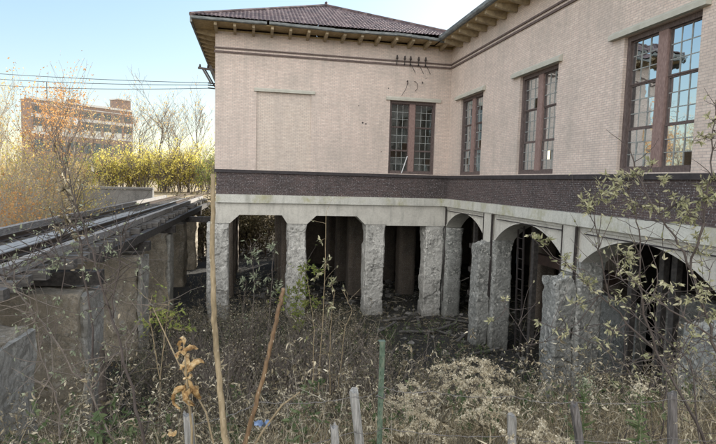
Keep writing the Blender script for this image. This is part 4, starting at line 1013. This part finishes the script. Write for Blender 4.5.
# ------------------------------------------------------------------ fence
def wpost(u, v, D, r, label, m, ub=None, twist=0.0, seed=0, green=False):
    rs = np.random.default_rng(seed); t = at(u, v, D); b = at(ub if ub else u+4, v+120, D); g0 = gh(t.x, t.y)
    d = (b-t).normalized(); L = (t.z-g0+.3)/max(.3, -d.z); base = t+d*L
    mb = MB(); n = 22; ns = 10
    for i in range(n+1):
        f = i/n; p = base.lerp(t, f); rr = r*(1.08-.16*f); off = Vector((math.sin(f*9)*twist, math.cos(f*7)*twist*.6, 0))
        for k in range(ns):
            a = 2*math.pi*k/ns; q = rr*(1+.22*noise.noise(Vector((math.cos(a)*1.5+seed, math.sin(a)*1.5, f*2.2)))+.10*noise.noise(Vector((math.cos(a)*6, math.sin(a)*6+seed, f*9))))
            zt = (rs.uniform(-.03, .012)) if i == n else 0
            mb.v.append(tuple(p+off+Vector((math.cos(a)*q, math.sin(a)*q, zt))))
    for i in range(n):
        for k in range(ns): mb.f.append((i*ns+k, i*ns+(k+1) % ns, (i+1)*ns+(k+1) % ns, (i+1)*ns+k))
    mb.f.append(tuple(n*ns+k for k in range(ns)))
    return tag(mb.build('fence_post', m, base=tuple(base)), label, 'fence post', 'posts of the old wire fence')
wpost(354, 390, 3.6, .034, 'split grey wooden fence post left of the green post', M['post_wood'], 367, .0, 1)
wpost(334, 424, 3.4, .028, 'short grey post tip beside the split grey post', M['post_wood'], 340, 0, 2)
wpost(512, 413, 3.6, .034, 'squat grey fence post in the straw grass', M['post_wood'], 512, 0, 3)
wpost(573, 404, 3.7, .032, 'twisted driftwood fence post with a knobbly top', M['dark_post'], 592, .014, 4)
wpost(672, 392, 3.9, .036, 'dark upright fence post at the right', M['dark_post'], 674, 0, 5)
wpost(188, 413, 3.2, .034, 'leftmost grey post under the curled dead leaves', M['post_wood'], 196, 0, 6)
t = at(382.5, 342, 3.4); gz = gh(t.x, t.y)
tp = empty('fence_post', (t.x, t.y, gz), 'green steel T post standing in the middle foreground', 'fence post', 'posts of the old wire fence')
mb = MB(); mb.box(t.x-.018, t.x+.018, t.y-.003, t.y+.003, gz-.3, t.z); mb.box(t.x-.003, t.x+.003, t.y+.003, t.y+.036, gz-.3, t.z-.002)
z = gz+.1
while z < t.z-.03: mb.box(t.x-.007, t.x+.007, t.y-.012, t.y-.003, z, z+.022); z += .054
mb.build('post', M['post_green'], tp)
MB().box(t.x-.022, t.x+.022, t.y-.004, t.y+.037, t.z-.001, t.z+.004).build('cap', M['post_green'], tp)
MB().tube([(t.x+.03*math.cos(a), t.y+.012+.03*math.sin(a), t.z-.37+.01*math.sin(a*2)) for a in np.linspace(0, 6.28, 14)], .004, 5).build('wire_clip', M['wire'], tp)
for k, (pts, lb_) in enumerate((([(188, 425, 3.2), (260, 402, 3.4), (354, 397, 3.56), (383, 387, 3.36), (430, 391, 3.45), (512, 396, 3.62), (574, 402, 3.66), (672, 399, 3.86), (740, 397, 4.0)], 'upper rusty barbed wire strand between the fence posts'), ([(188, 470, 3.2), (354, 432, 3.56), (383, 428, 3.36), (512, 436, 3.56), (578, 440, 3.66), (672, 438, 3.86), (740, 438, 4.0)], 'lower barbed wire strand sunk in the dry grass'))):
    mb = MB(); P = [at(*p) for p in pts]; pp = []
    for i in range(len(P)-1):
        for j in range(14):
            f = j/14; q = P[i].lerp(P[i+1], f); q.z -= .025*4*f*(1-f); q.z += .004*math.sin(j*2.6); pp.append(q)
    mb.tube(pp, .0024, 5)
    for q in pp[::5]:
        for a in range(2):
            d = Vector((random.uniform(-1, 1), random.uniform(-1, 1), random.uniform(-1, 1))).normalized()*.016; mb.tube([q-d, q+d], .0013, 4)
    tag(mb.build('barbed_wire', M['wire'], base=tuple(P[0])), lb_, 'barbed wire', 'strands of the old fence')
# scrap of blue plastic
c = at(262, 424, 3.7); mb = MB(); n = 8
for i in range(n+1):
    for j in range(n+1):
        x = (i/n-.5)*.11; y = (j/n-.5)*.10; mb.v.append(tuple(c+Vector((x, y, .05*noise.noise(Vector((x*40, y*40, 2)))-.3*y))))
for i in range(n):
    for j in range(n): mb.f.append((i*(n+1)+j, i*(n+1)+j+1, (i+1)*(n+1)+j+1, (i+1)*(n+1)+j))
tag(mb.build('plastic_scrap', M['blue_plastic'], base=tuple(c), smooth=True), 'crumpled scrap of blue plastic caught in the weeds', 'plastic scrap')

# ------------------------------------------------------------------ pit debris
G = 'old boards lying on the pit floor'
pb_ = [(-.9, -2.6, .5, 2.2, .2), (-1.6, -1.4, 1.3, 2.6, .16), (-2.2, -3.0, -.3, 1.8, .22), (-.6, -4.0, .9, 1.9, .14), (-2.6, -.9, .2, 1.7, .18), (-1.2, -3.5, -.9, 1.5, .12), (1.0, -3.2, .4, 2.2, .2), (.3, -1.4, -.5, 2.0, .18), (-3.2, -2.2, .8, 1.6, .15), (-.5, -5.8, .15, 1.6, .16)]
for i, (x, y, a, L, w) in enumerate(pb_):
    z = gh(x, y)+.12; d = Vector((math.cos(a), math.sin(a), random.uniform(-.08, .12))).normalized()*L/2; c = Vector((x, y, z))
    mb = MB().bar(c-d*.8, c+d*.8, w*.75, .04); tag(mb.build('board', M['board'], base=(x, y, z)), 'weathered board lying on the dark floor below the inner corner', 'board', G)
n = 5200
P = np.stack([RNG.uniform(-11.5, 9, n), RNG.uniform(-9, 13, n), np.zeros(n)], 1); P[:, 2] = [gh(x, y)+.03 for x, y, _ in P]
V, F, _ = ribbons(P, RNG.normal(size=(n, 3))*[1, 1, .25], RNG.uniform(.08, .6, n), RNG.uniform(.01, .05, n), np.zeros(n), 1)
tag(mesh_np('debris', V, [F], M['stem_grey']), 'scattered chips and sticks on the pit floor', 'debris', kind='stuff')

mb = MB(); rr = random.Random(4)
for i in range(420):
    x, y = rr.uniform(-9, 4), rr.uniform(-7.5, 10); z = gh(x, y)+.02; r = rr.uniform(.03, .13)*(1.5 if y > 0 else 1)
    d = Vector((rr.uniform(-1, 1), rr.uniform(-1, 1), rr.uniform(-.3, .3))).normalized(); c = Vector((x, y, z)); n0 = len(mb.v)
    mb.bar(c-d*r, c+d*r, r*rr.uniform(.7, 1.6), r*rr.uniform(.5, 1.1))
    for k in range(n0, n0+8): mb.v[k] = tuple(Vector(mb.v[k])+Vector((rr.uniform(-.3, .3), rr.uniform(-.3, .3), rr.uniform(-.3, .3)))*r)
tag(mb.build('rubble', M['rubble']), 'broken concrete rubble and dirt clods on the pit floor', 'rubble', kind='stuff')
k = 9000; P = np.stack([RNG.uniform(-12, 5, k), RNG.uniform(-9, 11, k), np.zeros(k)], 1); P[:, 2] = [gh(a, b)+.025 for a, b, _ in P]
V, F4, F3 = leaves(P, RNG.normal(size=(k, 3))*[1, 1, .3], RNG.uniform(.03, .11, k), .5, .6)
tag(mesh_np('leaf_litter', V, [F4, F3], M['grass_dark']), 'fallen dry leaves strewn over the pit floor', 'leaves', kind='stuff')

# ------------------------------------------------------------------ ground cover: dead grass and weed thicket
def scatter(n, fx, fy, dens):
    out = []
    while len(out) < n:
        x, y = RNG.uniform(*fx), RNG.uniform(*fy)
        if RNG.uniform() < dens(x, y): out.append((x, y, gh(x, y)-.02))
    return np.array(out)
# the bank below the fence: straw grass, thicker to the right
def d_bank(x, y): return (.35+.65*sst(-9.5, -7.0, x))*(1 if y > -19.5 else .22)*(1 if abs(x+8.86) > .5 or y > -21 else 0)
n = 13000
P = scatter(n, (-14, 0), (-21.4, -14.5), d_bank)
V, F, _ = ribbons(P, RNG.normal(size=(n, 3))*[.5, .5, 0]+[0, 0, 1], RNG.uniform(.35, 1.0, n), RNG.uniform(.004, .009, n), RNG.uniform(.1, .8, n), 5)
tag(mesh_np('dead_grass', V, [F], M['grass_dead']), 'matted straw coloured dead grass on the near bank', 'grass', kind='stuff')
n = 14000
P = scatter(n, (-13, 3), (-14.8, 1.5), lambda x, y: .95-.8*sst(-4.5, -2.5, x)*sst(-9, -6.5, y))
V, F, _ = ribbons(P, RNG.normal(size=(n, 3))*[.5, .5, 0]+[0, 0, 1], RNG.uniform(.3, 1.0, n), RNG.uniform(.006, .012, n), RNG.uniform(.1, .8, n), 4)
tag(mesh_np('pit_grass', V, [F], M['grass_dark']), 'dull brown grass growing over the pit floor', 'grass', kind='stuff')
def thicket(n, fx, fy, dens, H, leafm, stemm, name, label, lsize, nbr=9, nl=5, curl=.9, w=.007, cat='weeds'):
    P = scatter(n, fx, fy, dens); h = RNG.uniform(H[0], H[1], n)
    st = NP(); lf = NP()
    d = RNG.normal(size=(n, 3))*[.16, .16, 0]+[0, 0, 1]
    V, F, cen = ribbons(P, d, h, np.full(n, w*1.3), RNG.uniform(-.05, .18, n), 5); st.add(V, F)
    S = cen.shape[1]-1
    tt = RNG.uniform(.25, 1, (n, nbr)); ii = np.minimum((tt*S).astype(int), S-1); fr = (tt*S-ii)[..., None]; ar_ = np.arange(n)[:, None]
    bp = (cen[ar_, ii]*(1-fr)+cen[ar_, ii+1]*fr).reshape(-1, 3)
    m = n*nbr; a = RNG.uniform(0, 2*np.pi, m)
    bd = np.stack([np.cos(a)*.8, np.sin(a)*.8, RNG.uniform(.3, 1.1, m)], 1)
    bl = np.repeat(h, nbr)*RNG.uniform(.12, .38, m)*(1.25-tt.ravel())
    V, F, c2 = ribbons(bp, bd, bl, np.full(m, w*.7), RNG.uniform(-.1, .5, m), 3); st.add(V, F)
    t3 = RNG.uniform(.2, 1, (m, nl)); i3 = np.minimum((t3*3).astype(int), 2); f3 = (t3*3-i3)[..., None]; a3 = np.arange(m)[:, None]
    lp = (c2[a3, i3]*(1-f3)+c2[a3, i3+1]*f3).reshape(-1, 3)
    k = len(lp); V, F4, F3 = leaves(lp, RNG.normal(size=(k, 3))+[0, 0, -.3], RNG.uniform(.4, 1.4, k)*lsize, .42, curl); lf.add(V, F4, F3)
    a = st.build(name, stemm); tag(a, label, cat, kind='stuff')
    b = lf.build('dry_leaves', leafm, a); b['kind'] = 'stuff'
    return a
thicket(1150, (-13, -2), (-13.5, -1.0), lambda x, y: (.9-.85*sst(-5.2, -3.6, x)*sst(-9.5, -7, y)), (.7, 1.7), M['leaf_dead'], M['stem_grey'], 'weed_thicket', 'brown thicket of dead weeds filling the pit', .046, w=.010)
thicket(760, (-13, -2.5), (-19.55, -13.0), lambda x, y: 1.0, (.6, 1.35), M['leaf_dead'], M['stem_grey'], 'bank_weeds', 'dry leafy weeds on the bank below the fence', .035, w=.006)
thicket(160, (-12.4, -5.5), (-1.5, 9), lambda x, y: 1, (.4, 1.1), M['leaf_dead'], M['stem_grey'], 'bay_weeds', 'sparse dim weeds under the left bays', .045, w=.009)
thicket(520, (-13, 0), (-19.6, -3), lambda x, y: .6+.4*(noise.noise(Vector((x*.5, y*.5, 9))) > 0), (.4, .9), M['weed_green'], M['stem_grey'], 'green_weeds', 'low green weeds among the dead growth', .06, curl=.4, w=.006)
thicket(260, (-15.9, -12.6), (-20, 22), lambda x, y: 1, (.1, .3), M['leaf_tan'], M['grass_dead'], 'track_weeds', 'small dry weeds between the rails', .03, nbr=6, nl=3, w=.006)
n = 2600
P = np.stack([RNG.uniform(-15.9, -12.9, n), RNG.uniform(-20, 40, n), np.full(n, -2.2)], 1)
V, F, _ = ribbons(P, RNG.normal(size=(n, 3))*[.5, .5, 0]+[0, 0, 1], RNG.uniform(.08, .3, n), RNG.uniform(.006, .014, n), RNG.uniform(.1, .8, n), 3)
tag(mesh_np('track_grass', V, [F], M['grass_dead']), 'short straw tufts between the rails', 'grass', kind='stuff')
# foxtail grass nodding at the top of the bank
n = 420
P = scatter(n, (-9.6, -4.5), (-19.8, -18.6), lambda x, y: 1)
fx_ = NP(); V, F, cen = ribbons(P, RNG.normal(size=(n, 3))*[.22, .22, 0]+[0, 0, 1], RNG.uniform(.65, 1.12, n), np.full(n, .0032), RNG.uniform(.05, .3, n), 6); fx_.add(V, F)
tip = cen[:, -1]; td = norm(cen[:, -1]-cen[:, -2])+RNG.normal(size=(n, 3))*.3+[0, 0, -.1]
V, F, c2 = ribbons(tip, td, RNG.uniform(.05, .085, n), np.full(n, .011), RNG.uniform(.5, 1.0, n), 4); fx_.add(V, F)
q = c2[:, :, None]+RNG.normal(0, .004, (n, 5, 5, 3)); q = q.reshape(-1, 3); V, F = cards(q, RNG.uniform(.006, .013, len(q))); fx_.add(V, F)
tag(fx_.build('foxtail_grass', M['seed_white']), 'nodding pale foxtail grass along the fence', 'grass', kind='stuff')

# ------------------------------------------------------------------ goldenrod gone to seed, and milkweeds
def goldenrod(seed, H):
    rs = np.random.default_rng(seed)
    e = empty('goldenrod', (0, 0, 0), 'x', 'goldenrod', 'goldenrod gone to seed by the fence')
    ln = np.array([[rs.uniform(-.15, .15), rs.uniform(-.15, .15), 1.0]])
    V, F, cen = ribbons(np.zeros((1, 3)), ln, np.array([H]), np.array([.009]), np.array([.06]), 8, rs); st = NP(); st.add(V, F)
    c = cen[0]; heads = []; m = 8
    for k in range(m):
        t = .74+.26*k/m; i = min(int(t*8), 7); p = c[i]+(c[i+1]-c[i])*(t*8-i); a = k*2.4+rs.uniform(-.4, .4)
        d = np.array([[math.cos(a), math.sin(a), .7]]); L = .17*(1.35-t)*rs.uniform(.7, 1.3)+.05
        V, F, c2 = ribbons(p[None], d, np.array([L]), np.array([.004]), np.array([.75]), 6, rs); st.add(V, F); heads.append(c2[0])
    nl = 70; tt = rs.uniform(.15, .75, nl); ii = np.minimum((tt*8).astype(int), 7); lp = c[ii]
    a = rs.uniform(0, 6.28, nl)
    V, F4, F3 = leaves(lp, np.stack([np.cos(a), np.sin(a), rs.uniform(-.8, .3, nl)], 1), rs.uniform(.04, .09, nl), .2, 1.1, rs)
    st.build('stem', M['stem_grey'], e); lf = NP().add(V, F4, F3); lf.build('leaves', M['leaf_dead'], e)
    hp = np.concatenate([h[1:] for h in heads]); q = np.repeat(hp, 30, 0); q = q+rs.normal(0, .008, q.shape)+[0, 0, .006]
    V, F = cards(q, rs.uniform(.009, .019, len(q)), rs)
    mesh_np('seed_head', V, [F], M['seed_white'], e)
    return e
gp = [goldenrod(600+i, h) for i, h in enumerate((1.0, .9, 1.1, .8))]
gspots = [(412, 378, 3.9, 'first big pale goldenrod plume right of the green post'), (434, 366, 4.1, 'goldenrod plume leaning right beside the tall double clump'), (472, 358, 4.2, 'tallest pale goldenrod plume, standing highest of the clump'), (486, 372, 4.0, 'goldenrod plume on the right shoulder of the tallest one'),
          (414, 404, 3.7, 'low goldenrod head below the first big plume'), 
          (492, 404, 3.4, 'separate small goldenrod head left of the squat post'), (398, 388, 3.9, 'goldenrod head tucked right behind the green post'), 
          (560, 430, 3.4, 'thin goldenrod between the squat and the twisted post'), ]
for i, (u, v, D, lb_) in enumerate(gspots):
    p = at(u, v, D); g0 = gh(p.x, p.y); s = max(.55, (p.z-g0+.1)/(.97, .87, 1.06, .77)[i % 4])
    if i < 4:
        o = gp[i]; o.location = (p.x, p.y, g0-.03); o.scale = (s, s, s); o.rotation_euler = (0, 0, i*1.3); o['label'] = lb_
    else: copy_tree(gp[i % 4], (p.x, p.y, g0-.03), i*1.7, s, lb_)
def milkweed(u, v, D, label, seed, H=None):
    rs = np.random.default_rng(seed); p = at(u, v, D); g0 = gh(p.x, p.y); H = p.z-g0
    e = empty('green_weed', (p.x, p.y, g0), label, 'weed')
    st = MB().tube([(p.x, p.y, g0-.05), (p.x+.01, p.y, g0+H*.5), (p.x, p.y, g0+H)], [.007, .006, .003], 6).build('stem', M['weed_green'], e)
    n = 90; t = rs.uniform(.3, .98, n); a = rs.uniform(0, 6.28, n); P = np.stack([np.full(n, p.x), np.full(n, p.y), g0+H*t], 1)
    V, F4, F3 = leaves(P, np.stack([np.cos(a), np.sin(a), rs.uniform(-.2, .9, n)], 1), .13*(1.25-t)*rs.uniform(.7, 1.2, n)+.02, .2, .5, rs)
    mesh_np('leaves', V, [F4, F3], M['weed_green'], e, smooth=True)
    q = np.array([p.x, p.y, g0+H])+rs.normal(0, 1, (160, 3))*[.03, .03, .035]; V, F = cards(q, rs.uniform(.01, .025, 160), rs); mesh_np('seed_head', V, [F], M['seed_white' if seed == 2 else 'leaf_grey'], e)
milkweed(585, 382, 3.9, 'upright green weed with a bushy pale top beside the twisted post', 1); milkweed(641, 388, 3.8, 'slim green weed with a cottony tip left of the dark post', 2)

# ------------------------------------------------------------------ daylight: sun behind the building, open sky
SUN_EL, SUN_AZ = math.radians(26), math.radians(48)          # azimuth from +y towards +x
w = bpy.data.worlds.new('World'); SC.world = w; w.use_nodes = True
nt = w.node_tree; bg = nt.nodes['Background']
sky = nt.nodes.new('ShaderNodeTexSky'); sky.sky_type = 'NISHITA'; sky.sun_disc = False
sky.sun_elevation = SUN_EL; sky.sun_rotation = SUN_AZ; sky.altitude = 200; sky.air_density = 1.25; sky.dust_density = 1.0; sky.ozone_density = 1.6
# gamma compresses the sky: softer contrast between parts near and far from the sun
k1 = vmul(nt, sky.outputs[0], (.5,)*3); gm = N_(nt, 'ShaderNodeGamma'); gm.inputs['Gamma'].default_value = .6; nt.links.new(k1, gm.inputs['Color'])
hs = N_(nt, 'ShaderNodeHueSaturation'); hs.inputs['Saturation'].default_value = 1.4; hs.inputs['Value'].default_value = 1.35; nt.links.new(gm.outputs[0], hs.inputs['Color'])
# added bright cloud behind the camera, made up to light the shaded walls
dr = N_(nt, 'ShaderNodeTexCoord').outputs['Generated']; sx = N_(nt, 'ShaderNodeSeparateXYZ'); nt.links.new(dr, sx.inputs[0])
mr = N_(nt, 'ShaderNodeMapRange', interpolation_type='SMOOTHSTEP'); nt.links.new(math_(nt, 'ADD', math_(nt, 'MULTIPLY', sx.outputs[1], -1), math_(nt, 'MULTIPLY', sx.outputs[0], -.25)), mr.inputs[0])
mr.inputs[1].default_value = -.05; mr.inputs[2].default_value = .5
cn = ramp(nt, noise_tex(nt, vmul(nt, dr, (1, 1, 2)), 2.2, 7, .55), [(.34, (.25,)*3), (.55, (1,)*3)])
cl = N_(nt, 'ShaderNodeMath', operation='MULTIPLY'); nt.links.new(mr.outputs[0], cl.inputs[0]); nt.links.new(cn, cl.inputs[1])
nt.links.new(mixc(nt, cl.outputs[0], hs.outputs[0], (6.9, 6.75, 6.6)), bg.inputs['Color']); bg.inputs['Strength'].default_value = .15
sl = bpy.data.lights.new('sun', 'SUN'); sl.energy = 4.2; sl.angle = math.radians(.5); sl.color = (1, .93, .82)
so = bpy.data.objects.new('sun', sl); COL.objects.link(so)
sd = Vector((math.sin(SUN_AZ)*math.cos(SUN_EL), math.cos(SUN_AZ)*math.cos(SUN_EL), math.sin(SUN_EL)))
so.rotation_euler = (-sd).to_track_quat('-Z', 'Y').to_euler(); so.location = (10, 60, 60)
SC.view_settings.view_transform = 'Standard'; SC.view_settings.look = 'None'; SC.view_settings.exposure = 1.6; SC.view_settings.gamma = 1
SC.view_settings.use_curve_mapping = False
SC.render.engine = 'CYCLES'
SC.cycles.max_bounces = 6; SC.cycles.diffuse_bounces = 4; SC.cycles.glossy_bounces = 3; SC.cycles.transparent_max_bounces = 12; SC.cycles.transmission_bounces = 4
SC.cycles.use_denoising = True
